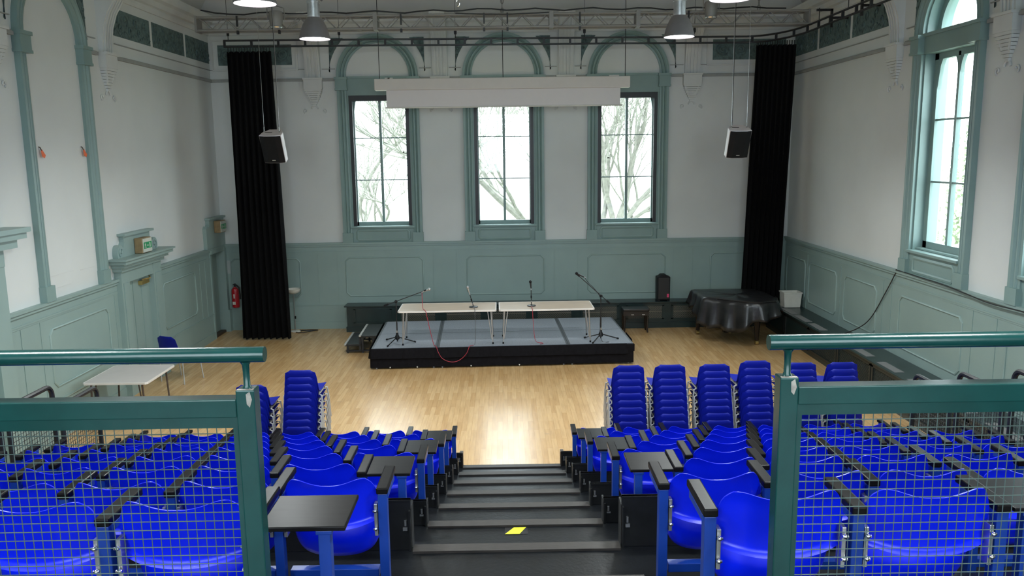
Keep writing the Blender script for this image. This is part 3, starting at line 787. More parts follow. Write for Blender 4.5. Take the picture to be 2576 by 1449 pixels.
for x in (-5.6, -3.35, -.97, 1.7, 4.0):
    y = 17.3+.3*(x+5.7)/10.8
    MB().tube([(x, y, 6.28), (x, y, 6.36)], .008, 5).tube([(x, y, 6.36), (x, y, 6.42), (x, y, 6.5)], [.025, .03, .012], 6).tube([(x, y, 6.5), (x, y, 8.4)], .005, 4).build('hanger', 'black', t)
for y in (15.6, 14.3):
    MB().tube([(5.85, y, 6.28), (5.85, y, 6.5)], .008, 5).box(5.80, 6.10, y-.02, y+.02, 6.44, 6.48).box(6.06, 6.10, y-.02, y+.02, 6.15, 6.48).box(6.10, 6.42, y-.02, y+.02, 6.30, 6.34).build('wall_bracket', 'black', t)

# ------------------------------------------------------------------ lighting truss and what hangs from it
t = thing('lighting_truss', 'grey lattice lighting truss spanning the hall above the windows', 'truss', (0, 16.5, 0))
for (dy, z) in ((-.12, 6.58), (-.12, 6.34), (.12, 6.58), (.12, 6.34)):
    MB().tube([(-5.9, dy, z), (5.95, dy, z)], .024, 8).build('chord', 'truss', t)
mb = MB(); x = -5.85; k = 0
while x < 5.7:
    for dy in (-.12, .12):
        z0, z1 = (6.58, 6.34) if k % 2 == 0 else (6.34, 6.58)
        mb.tube([(x, dy, z0), (x+.24, dy, z1)], .009, 5, caps=False)
    if k % 2 == 0:
        mb.tube([(x, -.12, 6.34), (x+.24, .12, 6.34)], .009, 5, caps=False); mb.tube([(x, -.12, 6.58), (x+.24, .12, 6.58)], .009, 5, caps=False)
    x += .24; k += 1
mb.build('bracing', 'truss', t)
for x in (-5.9, 5.95): MB().box(x-.02, x+.02, -.15, .15, 6.31, 6.61).build('end_plate', 'truss', t, smooth=0)
for x in (-2.45, .95, 2.63):
    MB().box(x-.04, x+.04, -.16, .16, 6.31, 6.62).build('joint_plate', 'truss', t, smooth=0)
for x in (-5.1, -4.3, -1.95, 1.5, -.35, 3.6, .1):
    MB().box(x-.015, x+.015, -.17, -.13, 6.40, 6.60).box(x-.02, x+.02, -.16, -.11, 6.26, 6.33).build('clamp', 'black', t, smooth=0)
def hang(pts, r, name, m, label, cat, group=None):
    return tag(MB().tube(pts, r, 6).build(name, m), label, cat, group)
pts = [(-5.8, 16.4, 6.72)] + [(-5.8+11.2*k/40, 16.38+.03*math.sin(k), 6.645+.02*math.sin(k*1.7)+.03*math.exp(-((k-20)/3)**2)+.02*math.exp(-((k-27)/2)**2)) for k in range(1, 40)] + [(5.5, 16.4, 6.63)]
hang(pts, .014, 'power_cable', 'black', 'black cable lying along the top of the lighting truss', 'cable')
pts = [(.0+.1*k-.9, 16.34, 6.60-.03*math.sin(PI*k/18)) for k in range(19)]
hang(pts, .011, 'power_cable', 'black', 'short black cable looped at the middle of the truss', 'cable')
def lantern(loc, label, rz):
    t = thing('stage_lantern', label, 'stage light', loc, rz)
    MB().lathe([(.04, .02), (.10, .03), (.12, .12), (.13, .26), (.11, .30), (.02, .31)], 14).build('lamp_body', 'truss', t)
    MB().tube([(-.15, 0, .15), (-.15, 0, .36), (0, 0, .40), (.15, 0, .36), (.15, 0, .15)], .012, 5).build('yoke', 'truss', t)
    MB().tube([(0, 0, .40), (0, 0, 1.9)], .006, 5).build('hanging_wire', 'black', t)
    MB().lathe([(.10, .0), (.115, .02), (.10, .02)], 14, hollow=True).build('lens_rim', 'chrome', t)
lantern((-4.15, 15.6, 6.25), 'grey stage lantern hanging above the left part of the truss', .3)
lantern((3.92, 15.9, 6.38), 'grey stage lantern hanging above the right part of the truss', 0)
def chain(x, y, z0, z1, label, r=.012):
    t = thing('lifting_chain', label, 'chain', (x, y, z0)); z = 0; k = 0
    while z < z1-z0:
        pts = [((.028*math.cos(a) if k % 2 == 0 else 0), (.028*math.cos(a) if k % 2 else 0), z+.06+.055*math.sin(a)) for a in [2*PI*q/10 for q in range(10)]]
        MB().tube(pts, .009, 5, closed=True).build('link', 'truss', t); z += .092; k += 1
    return t
chain(.0, 16.5, 6.60, 7.3, 'grey lifting chain above the middle of the truss')
chain(5.0, 16.5, 6.60, 7.3, 'grey lifting chain above the right end of the truss')
t = thing('hoist_hook', 'black hook block hanging near the top of the photo', 'hook', (-.62, 12.0, 5.98))
MB().tube([(0, 0, .10), (0, 0, .2), (0, 0, .3)], [.025, .04, .02], 8).build('hook_block', 'black', t)
MB().tube([(.022*math.cos(a), 0, .06+.05*math.sin(a)) for a in [2*PI*q/10 for q in range(10)]], .008, 5, closed=True).build('ring', 'chrome', t)
MB().tube([(0, 0, .3), (0, 0, 2.8)], .012, 5).build('cable', 'black', t)

# projection screen
t = thing('projection_screen', 'white roll-down projection screen hung in front of the end windows', 'projection screen', (0, 17.0, 0))
MB().box(-2.60, 2.57, -.10, .10, 5.215, 5.44).build('screen_housing', 'screen_case', t, bevel=.012)
MB().box(-2.37, 2.38, -.035, -.03, 4.88, 5.22).build('screen_fabric', 'screen', t, smooth=0)
MB().tube([(-2.40, -.033, 4.87), (2.42, -.033, 4.87)], .016, 8).build('bottom_bar', 'white_plastic', t)
for x in (-2.5, 0., 2.48): MB().tube([(x, 0, 5.43), (x, 0, 8.6)], .007, 5).build('hanging_wire', 'black', t)
for x in (-2.28, 2.3, -2.34, 2.2): MB().box(x-.05, x+.05, -.05, .05, 5.44, 5.465).build('housing_clip', 'white_plastic', t, smooth=0)

# hanging loudspeakers
def hung_speaker(loc, rz, label, cables):
    t = thing('hanging_loudspeaker', label, 'loudspeaker', loc, rz); TL = math.radians(22); t.rotation_euler = (TL, 0, rz); sn, cs = math.sin(TL), math.cos(TL)
    h = .53; plan = [(-.205, -.13), (-.10, -.155), (.10, -.155), (.205, -.13), (.195, .02), (.11, .17), (-.11, .17), (-.195, .02)]
    sc = lambda p, k: (p[0]*k, p[1]*k)
    mb = MB(); n = 8
    mb.add([(x, y, 0) for x, y in [sc(p, .97) for p in plan]] + [(x, y, h) for x, y in plan], [tuple(range(n))[::-1], tuple(range(n, 2*n))] + [(i, (i+1) % n, n+(i+1) % n, n+i) for i in range(n)])
    mb.build('speaker_case', 'speaker_white', t, bevel=.01)
    mb = MB(); g = [(-.196, -.14), (-.10, -.166), (.10, -.166), (.196, -.14)]
    mb.prism(g + [(.19, -.12), (-.19, -.12)], .012, h-.012, lambda x, y, z: (x, y, z)); mb.build('front_grille', 'black_plastic', t, bevel=.004)
    mb = MB().box(-.035, .035, -.171, -.164, .058, .078); b = mb.build('badge', 'black_plastic', t, smooth=0)
    mb = MB()
    for k in range(6): mb.box(-.030+k*.0105, -.030+k*.0105+.008, -.1735, -.170, .062, .074)
    mb.build('badge_letters', 'white_plastic', b, smooth=0)
    for x, y in ((-.14, .0), (.14, .0)):
        MB().tube([(x, y, h-.005), (x, y, h+.03)], .016, 6).tube([(x, y, h+.03), (x, y+.07*sn, h+.03+.07*cs)], .008, 5).build('eye_bolt', 'chrome', t)
        MB().tube([(x, y+.07*sn, h+.03+.07*cs), (x*1.05, y+4.2*sn, h+4.2*cs)], .0035, 4).build('suspension_wire', 'alu', t)
    MB().tube([(-.14, .01, h+.004), (0, .0, h+.004)], .006, 5).build('strap', 'black', t)
    MB().tube([(cables, .14, h-.03), (cables, .13+4.2*sn, h+4.2*cs)], .006, 5).build('signal_cable', 'black', t)
    return t
hung_speaker((-4.16, 15.2, 3.86), -.10, 'hanging loudspeaker with black grille in front of the left curtain', .08)
hung_speaker((4.25, 15.2, 3.84), .06, 'hanging loudspeaker with black grille beside the right curtain', -.08)

# pendant lamps
def pendant(loc, label):
    t = thing('pendant_lamp', label, 'lamp', loc, group='bell-shaped pendant lamps')
    MB().lathe([(.207, 0), (.212, .005), (.212, .02), (.200, .05), (.185, .11), (.160, .18), (.125, .245), (.095, .285), (.088, .285), (.118, .24), (.152, .178), (.177, .11), (.192, .05), (.203, .015)], 36, hollow=True).build('lamp_shade', 'lamp_metal', t)
    MB().lathe([(.083, .285), (.083, .47), (.09, .475), (.09, .50), (.02, .505)], 24).build('lamp_neck', 'lamp_neck', t, smooth=30)
    MB().lathe([(.198, .012), (.198, .018), (.05, .020)], 32).build('diffuser', 'lamp_glow', t)
    MB().tube([(0, 0, .5), (0, 0, 3.2)], .010, 6).build('hanging_rod', 'black', t)
    MB().tube([(.03, 0, .50), (.08, 0, .53), (.12, 0, .50), (.14, 0, .56), (.10, 0, .62), (.05, 0, .7)], .006, 5).build('flex', 'black', t)
    l = bpy.data.lights.new('lamp_light', 'SPOT'); l.energy = LAMP_W; l.color = (.93, 1, 1); l.shadow_soft_size = .19; l.spot_size = math.radians(150); l.spot_blend = .6
    lo = bpy.data.objects.new('lamp_light', l); COL.objects.link(lo); lo.parent = t; lo.location = (0, 0, -.02)
    return t
pendant((-2.57, 11.6, 5.51), 'lit bell pendant lamp hanging before the truss, left')
pendant((2.43, 11.6, 5.48), 'lit bell pendant lamp hanging before the truss, right')
pendant((-2.46, 8.5, 5.44), 'lit bell pendant lamp cut off at the top edge, left')
pendant((2.29, 8.5, 5.43), 'lit bell pendant lamp cut off at the top edge, right')
for x in (-2.5, 2.35):  # extra pendants added out of view to brighten the seating
    for y, nm in ((5.4, 'over the middle seat rows'), (2.3, 'over the railing')):
        pendant((x, y, 5.46), 'lit bell pendant lamp %s, %s of the aisle, added unseen' % (nm, 'left' if x < 0 else 'right'))

# ------------------------------------------------------------------ stage
STZ = .40; SA = math.radians(1.8); SO = Vector((-.07, 14.78, 0))
stg = thing('stage_platform', 'low portable stage of grey carpeted decks with a black pleated skirt', 'stage', SO, SA)
def S(x, y, z):                                                         # stage-local -> world
    return (SO.x + x*math.cos(SA) - y*math.sin(SA), SO.y + x*math.sin(SA) + y*math.cos(SA), z)
for (x0, x1) in ((-2.44, -1.22), (-1.22, 1.22), (1.22, 2.44)):
    for (y0, y1) in ((0, 1.22), (1.22, 2.44)):
        e = .012
        d = MB().box(x0+.04, x1-.04, y0+.012, y1-.012, STZ-.03, STZ).build('deck_panel', 'deck', stg, smooth=0)
        MB().box(x0+.002, x0+.04, y0+.002, y1-.002, STZ-.09, STZ-.004).box(x1-.04, x1-.002, y0+.002, y1-.002, STZ-.09, STZ-.004).box(x0+.04, x1-.04, y0+.002, y0+.012, STZ-.09, STZ-.004).box(x0+.04, x1-.04, y1-.012, y1-.002, STZ-.09, STZ-.004).build('deck_frame', 'deck_edge', d, smooth=0)
        for (lx, ly) in ((x0+.08, y0+.08), (x1-.08, y0+.08), (x0+.08, y1-.08), (x1-.08, y1-.08)):
            MB().tube([(lx, ly, 0), (lx, ly, STZ-.08)], .024, 8).build('leg', 'alu', d)
def skirt(pts, z1, z0, amp, per, name, flare=0.):
    L = [0]
    for a, b in zip(pts, pts[1:]): L.append(L[-1]+math.dist(a, b))
    N = int(L[-1]/.03)
    def fn(u, v):
        s = u*L[-1]; i = 0
        while i < len(pts)-2 and s > L[i+1]: i += 1
        f = (s-L[i])/(L[i+1]-L[i]); a, b = Vector(pts[i]), Vector(pts[i+1]); d = (b-a).normalized(); nrm = Vector((d.y, -d.x))
        ph = (s/per) % 1; pl = amp*(min(1, ph*6) - (ph > .94)*(ph-.94)/.06)
        p = a+(b-a)*f + nrm*(.006+pl*(1-.5*v) + flare*(1-v) + .006*(1-v)*math.sin(s*9))
        return (p.x, p.y, z0+(z1-z0)*v)
    return MB().shell(fn, N, 4, lambda u, v: (0, -.004, 0)).build(name, 'skirt', stg, smooth=40)
skirt([(-2.46, 2.4), (-2.46, -.012), (2.30, -.012), (2.46, .30), (2.46, 1.0)], STZ-.003, STZ-.19, .016, .20, 'pleated_valance', .02)
skirt([(-2.455, 2.4), (-2.455, -.008), (2.44, -.008), (2.44, .35)], STZ-.05, .035, .006, .5, 'lower_skirt')
MB().box(2.27, 2.46, -.03, .05, STZ-.15, STZ-.02).build('valance_corner', 'skirt', stg, smooth=0)
for x in (-2.1, -1.6, -.6, .3): MB().tube([(x, -.03, .03), (x, -.03, .05)], .012, 6).build('skirt_clip', 'white_plastic', stg)
# steps at the left end
sp = thing('stage_steps', 'black two-step unit with pale nosings at the left end of the stage', 'steps', S(-2.50, 1.28, 0), SA)
for (x0, x1, z) in ((-.34, 0, .36), (-.64, -.32, .19)):
    tr = MB().box(x0, x1, 0, 1.12, z-.04, z).build('step_tread', 'black_board', sp, bevel=.004)
    MB().box(x0-.012, x0+.03, -.005, 1.125, z-.02, z+.006).build('step_nosing', 'alu_strip', tr, smooth=0)
    for yy in (.05, 1.07): MB().box(x0+.03, x0+.07, yy-.02, yy+.02, 0, z-.03).build('leg', 'black', sp, smooth=0)
MB().box(-.10, -.05, .03, .08, 0, .33).box(-.62, -.02, .03, .07, .03, .06).box(-.36, -.32, .02, .06, .05, .33).build('step_frame', 'black', sp, smooth=0)
MB().box(-.62, -.02, 1.05, 1.09, .03, .06).build('step_frame', 'black', sp, smooth=0)

# ------------------------------------------------------------------ folding tables on the stage
def folding_table(x, y, L, W, h, z, rz, label, top='wood_top', edge='white_edge', leg='alu', group=None):
    t = thing('folding_table', label, 'table', (x, y, z), rz, group)
    MB().box(-L/2+.012, L/2-.012, -W/2+.012, W/2-.012, h-.026, h).build('tabletop', top, t, smooth=0)
    fr = loop_frames([(-L/2+.03, -W/2), (L/2-.03, -W/2), (L/2, -W/2+.03), (L/2, W/2-.03), (L/2-.03, W/2), (-L/2+.03, W/2), (-L/2, W/2-.03), (-L/2, -W/2+.03)])
    MB().sweep([(-.015, h-.03), (.002, h-.03), (.004, h-.015), (.002, h+.001), (-.015, h+.001)], fr, lambda u, v, d: (u, v, d), closed=True).build('table_edge', edge, t, smooth=40)
    for s in (-1, 1):
        xe = s*(L/2-.07)
        for yy in (-W/2+.06, W/2-.12):
            lg = MB().tube([(xe-s*.03, yy, h-.03), (xe, yy, .03)], [.014, .013], 8).build('leg', leg, t)
            MB().tube([(xe, yy, 0), (xe, yy, .035)], .017, 8).build('foot_cap', 'black_plastic', lg)
        MB().tube([(xe-s*.09, -W/2+.08, h-.04), (xe-s*.02, -W/2+.07, .10)], .011, 6).build('leg', leg, t)
        MB().tube([(xe-s*.03, -W/2+.06, h-.05), (xe-s*.03, W/2-.12, h-.05)], .012, 6).build('leg_rail', leg, t)
    return t
TZ = STZ + .66
c1 = Vector((-1.105, 15.27)); c2 = Vector((.75, 15.29))
folding_table(c1.x, c1.y, 1.83, .80, .66, STZ, math.radians(.3), 'beige-topped folding table on the stage, left of the pair')
folding_table(c2.x, c2.y, 1.78, .80, .66, STZ, math.radians(.8), 'beige-topped folding table on the stage, right of the pair')

# ------------------------------------------------------------------ microphones, stands and cables
def tripod(loc, label, foot_angles, pole_h, boom):
    t = thing('microphone_stand', label, 'microphone stand', (loc[0], loc[1], loc[2]+.004))
    for a in foot_angles:
        c, s = math.cos(a), math.sin(a)
        lg = MB().tube([(.03*c, .03*s, .11), (.33*c, .33*s, .015)], .011, 6).build('leg', 'black', t)
        MB().tube([(.31*c, .31*s, .022), (.35*c, .35*s, .012)], .016, 6).build('rubber_foot', 'black_plastic', lg)
    MB().lathe([(.02, .06), (.045, .08), (.04, .13), (.025, .16), (.02, .20)], 12).build('hub', 'black_plastic', t)
    MB().tube([(0, 0, .03), (0, 0, pole_h*.5)], .013, 8).tube([(0, 0, pole_h*.5), (0, 0, pole_h)], .009, 8).build('pole', 'black', t)
    MB().tube([(0, 0, .2), (0, 0, .24)], .02, 8).build('collar', 'alu', t)
    MB().sphere((0, 0, pole_h), .03, 10, 6, (1, 1.3, 1)).tube([(0, -.02, pole_h), (.0, -.07, pole_h)], .012, 6).build('boom_clutch', 'black_plastic', t)
    a, b = Vector(boom[0]), Vector(boom[1])
    bm = MB().tube([a, b], .008, 8).build('boom', 'black', t)
    d = (a-b).normalized(); MB().tube([a-d*.06, a+d*.03], .018, 8).build('counterweight', 'black_plastic', bm)
    d2 = (b-a).normalized(); MB().tube([b-d2*.01, b+d2*.04], .016, 8).build('microphone_clip', 'black_plastic', bm)
    return t
def microphone(p0, p1, label, silver=True):
    """p0 tail, p1 head tip (world)"""
    p0, p1 = Vector(p0), Vector(p1); d = (p1-p0).normalized()
    t = thing('microphone', label, 'microphone', p0); L = (p1-p0).length
    MB().tube([(0, 0, 0), d*(L*.35), d*(L*.68)], [.010, .014, .019], 10).build('microphone_body', 'alu' if silver else 'black', t)
    t2 = MB().sphere(tuple(d*(L*.80)), .028, 12, 8).build('microphone_head', 'alu' if silver else 'black_plastic', t)
    MB().tube([(0, 0, 0), -d*.03], .011, 8).build('connector', 'alu', t)
tripod((-2.075, 15.12, STZ), 'black boom microphone stand at the left end of the stage', (math.radians(245), math.radians(135), math.radians(2)), .80, ((-.20, .0, .73), (.545, -.02, 1.0)))
microphone((-1.56, 15.10, 1.385), (-1.41, 15.095, 1.44), 'silver-headed microphone on the left boom stand, above the left table')
tripod((1.79, 15.12, STZ), 'black boom microphone stand at the right end of the stage', (math.radians(238), math.radians(150), math.radians(8)), .85, ((.15, 0, .72), (-.42, -.02, 1.24)))
microphone((1.47, 15.10, 1.62), (1.29, 15.095, 1.71), 'black microphone on the right boom stand, angled up to the left', False)
def desk_stand(loc, top, label, black):
    t = thing('desk_microphone_stand', label, 'microphone stand', loc)
    MB().lathe([(.075, 0), (.085, .006), (.08, .016), (.02, .022), (.015, .035)], 20).build('stand_base', 'black', t)
    p = Vector(top)
    n = MB().tube([(0, 0, .02), p*.5, p], .008, 8).build('stand_pole', 'black', t)
    MB().tube([p*.45, p*.6], .014, 8).build('collar', 'black_plastic', n)
    MB().tube([p*.25, p*.3], .0095, 8).build('grip', 'alu', n)
desk_stand((-.62, 15.18, TZ), (-.07, .0, .27), 'short black desk microphone stand on the left table', True)
microphone((-.69, 15.18, TZ+.27), (-.73, 15.18, TZ+.41), 'silver-headed microphone on the left table stand')
desk_stand((.48, 15.22, TZ), (-.005, .0, .34), 'short black desk microphone stand on the right table', True)
microphone((.475, 15.22, TZ+.34), (.46, 15.22, TZ+.50), 'black-headed microphone on the right table stand', False)
def smooth_path(pts, n=8):
    P = [Vector(p) for p in pts]; out = []
    for i in range(len(P)-1):
        p0, p1, p2, p3 = P[max(i-1, 0)], P[i], P[i+1], P[min(i+2, len(P)-1)]
        for k in range(n):
            s = k/n; out.append(.5*((2*p1)+(p2-p0)*s+(2*p0-5*p1+4*p2-p3)*s*s+(3*p1-p0-3*p2+p3)*s**3))
    return out+[P[-1]]
def cable(pts, r, m, label, n=8):
    return tag(MB().tube(smooth_path(pts, n), r, 6).build('cable', m), label, 'cable')
cable([(-1.58, 15.10, 1.37), (-1.57, 15.02, 1.22), (-1.56, 14.98, TZ+.05), (-1.55, 14.945, TZ+.024), (-1.54, 14.91, TZ+.018), (-1.52, 14.875, TZ+.02), (-1.49, 14.83, TZ-.01), (-1.47, 14.81, .96), (-1.41, 14.80, .66), (-1.36, 14.82, STZ+.03), (-1.33, 14.78, STZ+.016), (-1.30, 14.70, STZ+.012), (-1.27, 14.66, .33), (-1.20, 14.66, .21), (-1.08, 14.66, .145), (-.95, 14.66, .14), (-.83, 14.67, .20), (-.74, 14.68, .30), (-.69, 14.695, STZ+.014), (-.62, 14.80, STZ+.014)], .006, 'red_cable', 'red cable looping from the left microphone over the stage front')
cable([(.475, 15.13, TZ+.012), (.48, 14.96, TZ+.014), (.483, 14.89, TZ+.02), (.487, 14.855, TZ-.01), (.49, 14.85, TZ-.1), (.50, 14.85, .8), (.52, 14.87, .55), (.55, 14.88, .45), (.60, 14.90, STZ+.022), (.66, 14.92, STZ+.012), (.68, 14.86, STZ+.010), (.62, 14.82, STZ+.010)], .005, 'red_cable', 'red cable dropping from the right table to the stage')
cable([(-.61, 15.09, TZ+.012), (-.59, 14.94, TZ+.008), (-.585, 14.85, TZ-.01), (-.58, 14.85, .75), (-.585, 14.86, .5), (-.60, 14.83, STZ+.016)], .005, 'grey_cable', 'grey cable dropping from the left table to the stage')
cable([(1.48, 15.10, 1.61), (1.56, 15.10, 1.50), (1.66, 15.09, 1.40), (1.775, 15.09, 1.20), (1.773, 15.09, .8), (1.772, 15.08, .64), (1.80, 14.98, STZ+.014), (1.92, 14.90, STZ+.014)], .005, 'black', 'black cable running down the right microphone stand')

# ------------------------------------------------------------------ far right: loudspeaker, stool, piano, tub
t = thing('portable_loudspeaker', 'black loudspeaker standing on the radiator cover under the end wall', 'loudspeaker', (3.54, 18.13, .60))
mb = MB().prism([(-.14, .02), (.14, .02), (.145, .55), (.09, .56), (.05, .60), (-.05, .60), (-.09, .56), (-.145, .55)], -.13, .12, lambda u, v, d: (u, d, v)); mb.build('speaker_case', 'black_plastic', t, bevel=.012)
MB().box(-.125, .125, -.145, -.13, .05, .53).build('front_grille', 'black', t, bevel=.006)
MB().box(.07, .115, -.150, -.144, .09, .17).build('sticker', 'pink', t, smooth=0)
for s in (-1, 1): MB().box(s*.11-.03, s*.11+.03, -.12, .10, 0, .02).build('foot', 'black_plastic', t, smooth=0)
t = thing('piano_stool', 'dark wooden piano stool with padded top beside the stage', 'stool', (2.84, 17.62, 0))
MB().box(-.29, .29, -.17, .17, .47, .54).build('seat_pad', 'leather', t, bevel=.02)
MB().box(-.28, .28, -.16, .16, .38, .47).build('stool_frame', 'piano', t, smooth=0)
for sx in (-1, 1):
    for sy in (-1, 1): MB().tube([(sx*.25, sy*.13, .40), (sx*.25, sy*.13, .06), (sx*.26, sy*.14, 0)], [.028, .02, .016], 8).build('leg', 'piano', t)
for x in (-.08, .16): MB().box(x-.03, x+.03, -.168, -.16, .40, .415).build('stool_knob', 'alu', t, smooth=0)

# grand piano under a sheet: outline from above (keyboard end at the left)
PC = Vector((4.75, 16.72, 0))
outline = [(-.70, -.30), (-.72, .72), (.25, .74), (.62, .66), (.74, .30), (.76, -.45), (.62, -.82), (.30, -.93), (.02, -.86), (-.20, -.66), (-.45, -.42)]
def resample(poly, n):
    P = [Vector(p) for p in poly]; L = [0]
    for i in range(len(P)): L.append(L[-1]+(P[(i+1) % len(P)]-P[i]).length)
    out = []
    for k in range(n):
        s = L[-1]*k/n; i = 0
        while s > L[i+1]: i += 1
        f = (s-L[i])/(L[i+1]-L[i]); out.append(P[i]*(1-f)+P[(i+1) % len(P)]*f)
    return out
t = thing('grand_piano', 'dark grand piano standing under a black sheet at the right', 'piano', PC)
MB().prism([(x*.96, y*.96) for x, y in outline], .62, .93, lambda x, y, z: (x, y, z)).build('piano_case', 'piano', t)
for x, y in ((-.60, .55), (.36, -.50), (.62, .30)):
    lg = MB().tube([(x, y, .64), (x, y, .55), (x, y, .30), (x, y, .09)], [.075, .07, .05, .04], 8).build('leg', 'piano', t)
    MB().tube([(x-.03, y, .045), (x+.03, y, .045)], .045, 10).build('castor', 'brass', lg)
mb = MB().tube([(-.02, .35, .64), (-.02, .35, .12)], .02, 6).tube([(.12, .35, .64), (.12, .35, .12)], .02, 6).box(-.10, .20, .28, .42, .08, .14); mb.build('pedal_lyre', 'piano', t)
for k in range(2): MB().box(-.01+k*.1, .02+k*.1, .2, .3, .085, .1).build('pedal', 'brass', t, smooth=0)
ring = resample(outline, 96); nR = len(ring); mb = MB(); vs = []; fs = []
cen = Vector((.05, -.02))
for j, f in enumerate((.02, .35, .7, .93, 1.0)):
    for k, p in enumerate(ring):
        q = cen+(p-cen)*f; zz = .965+.012*math.sin(p.x*7+j)*math.sin(p.y*9) if j < 3 else (.965 if j == 3 else .945)
        vs.append((q.x, q.y, zz))
def hem(k, p):
    a = math.atan2(p.y-cen.y, p.x-cen.x)
    front = max(0., math.cos(a-math.radians(-128)))
    h = .38+.28*front**2 + .05*math.sin(k*.55)
    dl = max(0., math.cos(a-math.radians(160))); h -= .08*dl
    dr = max(0., math.cos(a-math.radians(-50)))**3; h -= .14*dr
    return max(.22, .945-h)
for j in range(1, 8):
    for k, p in enumerate(ring):
        zb = hem(k, p); f = j/7; z = .945-(.945-zb)*f
        o_ = (p-cen).normalized(); wv = (.02+.035*f)*(1+math.sin(k*2*PI/96*17+.8*math.sin(k*.2))) * (.4+.6*f)
        q = p+o_*(.012+wv+.03*f)
        vs.append((q.x, q.y, z))
J = 12
for j in range(J-1):
    for k in range(nR): fs.append((j*nR+k, j*nR+(k+1) % nR, (j+1)*nR+(k+1) % nR, (j+1)*nR+k))
fs.append(tuple(range(nR))[::-1])
mb.add(vs, fs)
t = thing('dust_sheet', 'glossy black sheet draped over the grand piano', 'dust sheet', PC)
mb.build('sheet', 'leather', t, smooth=80)
t.children[0].modifiers.new('thickness', 'SOLIDIFY').thickness = .006
mb = MB().tube([(p.x*1.002, p.y*1.002, .955) for p in ring[60:92]], .012, 6); mb.build('folded_edge', 'leather', t)

t = thing('storage_tub', 'white plastic tub on the radiator cover by the right wall', 'tub', (6.10, 17.15, .607))
def taper_box(mb, x0, x1, y0, y1, z0, z1, k):
    cx, cy_ = (x0+x1)/2, (y0+y1)/2; vs = []
    for z, s in ((z0, k), (z1, 1)):
        vs += [(cx+(x-cx)*s, cy_+(y-cy_)*s, z) for x, y in ((x0, y0), (x1, y0), (x1, y1), (x0, y1))]
    return vs
o_ = taper_box(None, -.19, .19, -.15, .15, 0, .32, .88); i_ = taper_box(None, -.18, .18, -.14, .14, .012, .321, .88)
MB().add(o_+i_, [(0, 1, 2, 3), (0, 4, 5, 1), (1, 5, 6, 2), (2, 6, 7, 3), (3, 7, 4, 0), (8, 11, 10, 9), (8, 9, 13, 12), (9, 10, 14, 13), (10, 11, 15, 14), (11, 8, 12, 15), (4, 12, 13, 5), (5, 13, 14, 6), (6, 14, 15, 7), (7, 15, 12, 4)]).build('tub_body', 'white_plastic', t, smooth=0)
MB().sweep([(-.006, .30), (.012, .30), (.012, .322), (-.006, .322)], loop_frames([(-.19, -.15), (.19, -.15), (.19, .15), (-.19, .15)]), lambda u, v, d: (u, v, d), closed=True).build('tub_rim', 'white_plastic', t, smooth=0)

# far left: uplighter, extinguisher, notice, table, chair
t = thing('floor_lamp', 'white bowl uplighter on a thin pole beside the left curtain', 'lamp', (-4.78, 18.1, 0))
MB().lathe([(.11, 0), (.12, .01), (.11, .025), (.012, .035)], 20).build('lamp_base', 'white_plastic', t)
MB().tube([(0, 0, .03), (0, 0, .88)], .010, 8).build('pole', 'alu', t)
MB().lathe([(.02, .87), (.09, .885), (.14, .92), (.165, .985), (.158, .985), (.13, .93), (.08, .90), (.02, .89)], 24, hollow=True).build('lamp_bowl', 'white_plastic', t)
MB().tube([(.012, 0, .30), (.012, 0, .36)], .018, 6).build('switch', 'black_plastic', t)
cable([(-4.76, 18.0, .012), (-4.6, 17.95, .01), (-4.4, 18.1, .012), (-4.3, 18.2, .012), (-4.5, 18.22, .012), (-4.7, 18.15, .02), (-4.55, 18.05, .03), (-4.35, 18.15, .012)], .009, 'black', 'coil of black cable on the floor by the bowl uplighter')
t = thing('fire_extinguisher', 'red fire extinguisher hung on the end wall beside the corner doorway', 'fire extinguisher', (-6.13, 18.24, .55))
MB().lathe([(.06, 0), (.078, .015), (.08, .05), (.08, .38), (.07, .43), (.035, .46), (.03, .48)], 20).build('cylinder', 'red', t)
MB().tube([(0, 0, .48), (0, 0, .54)], .022, 8).box(-.01, .01, -.10, .03, .53, .55).build('valve', 'black', t)
MB().tube([(.03, 0, .52), (.10, -.02, .46), (.12, -.03, .30), (.11, -.02, .20)], .016, 8).build('hose', 'black', t)
MB().box(-.045, .02, -.0825, -.076, .08, .15).box(-.02, .01, -.0825, -.076, .22, .32).build('data_plate', 'white_plastic', t, smooth=0)
MB().box(-.03, .03, .07, .125, .34, .40).build('wall_hook', 'black', t, smooth=0)
o = MB().box(-6.315, -6.235, 18.36, 18.371, 1.31, 1.61).build('wall_notice', 'grey_sign'); tag(o, 'narrow grey notice on the end wall above the fire extinguisher', 'notice')
folding_table(-5.70, 12.0, .94, 1.02, .72, 0, 0, 'pale grey-topped table by the left wall, seen under the handrail', 'beige_top', 'white_edge', 'brown_leg')

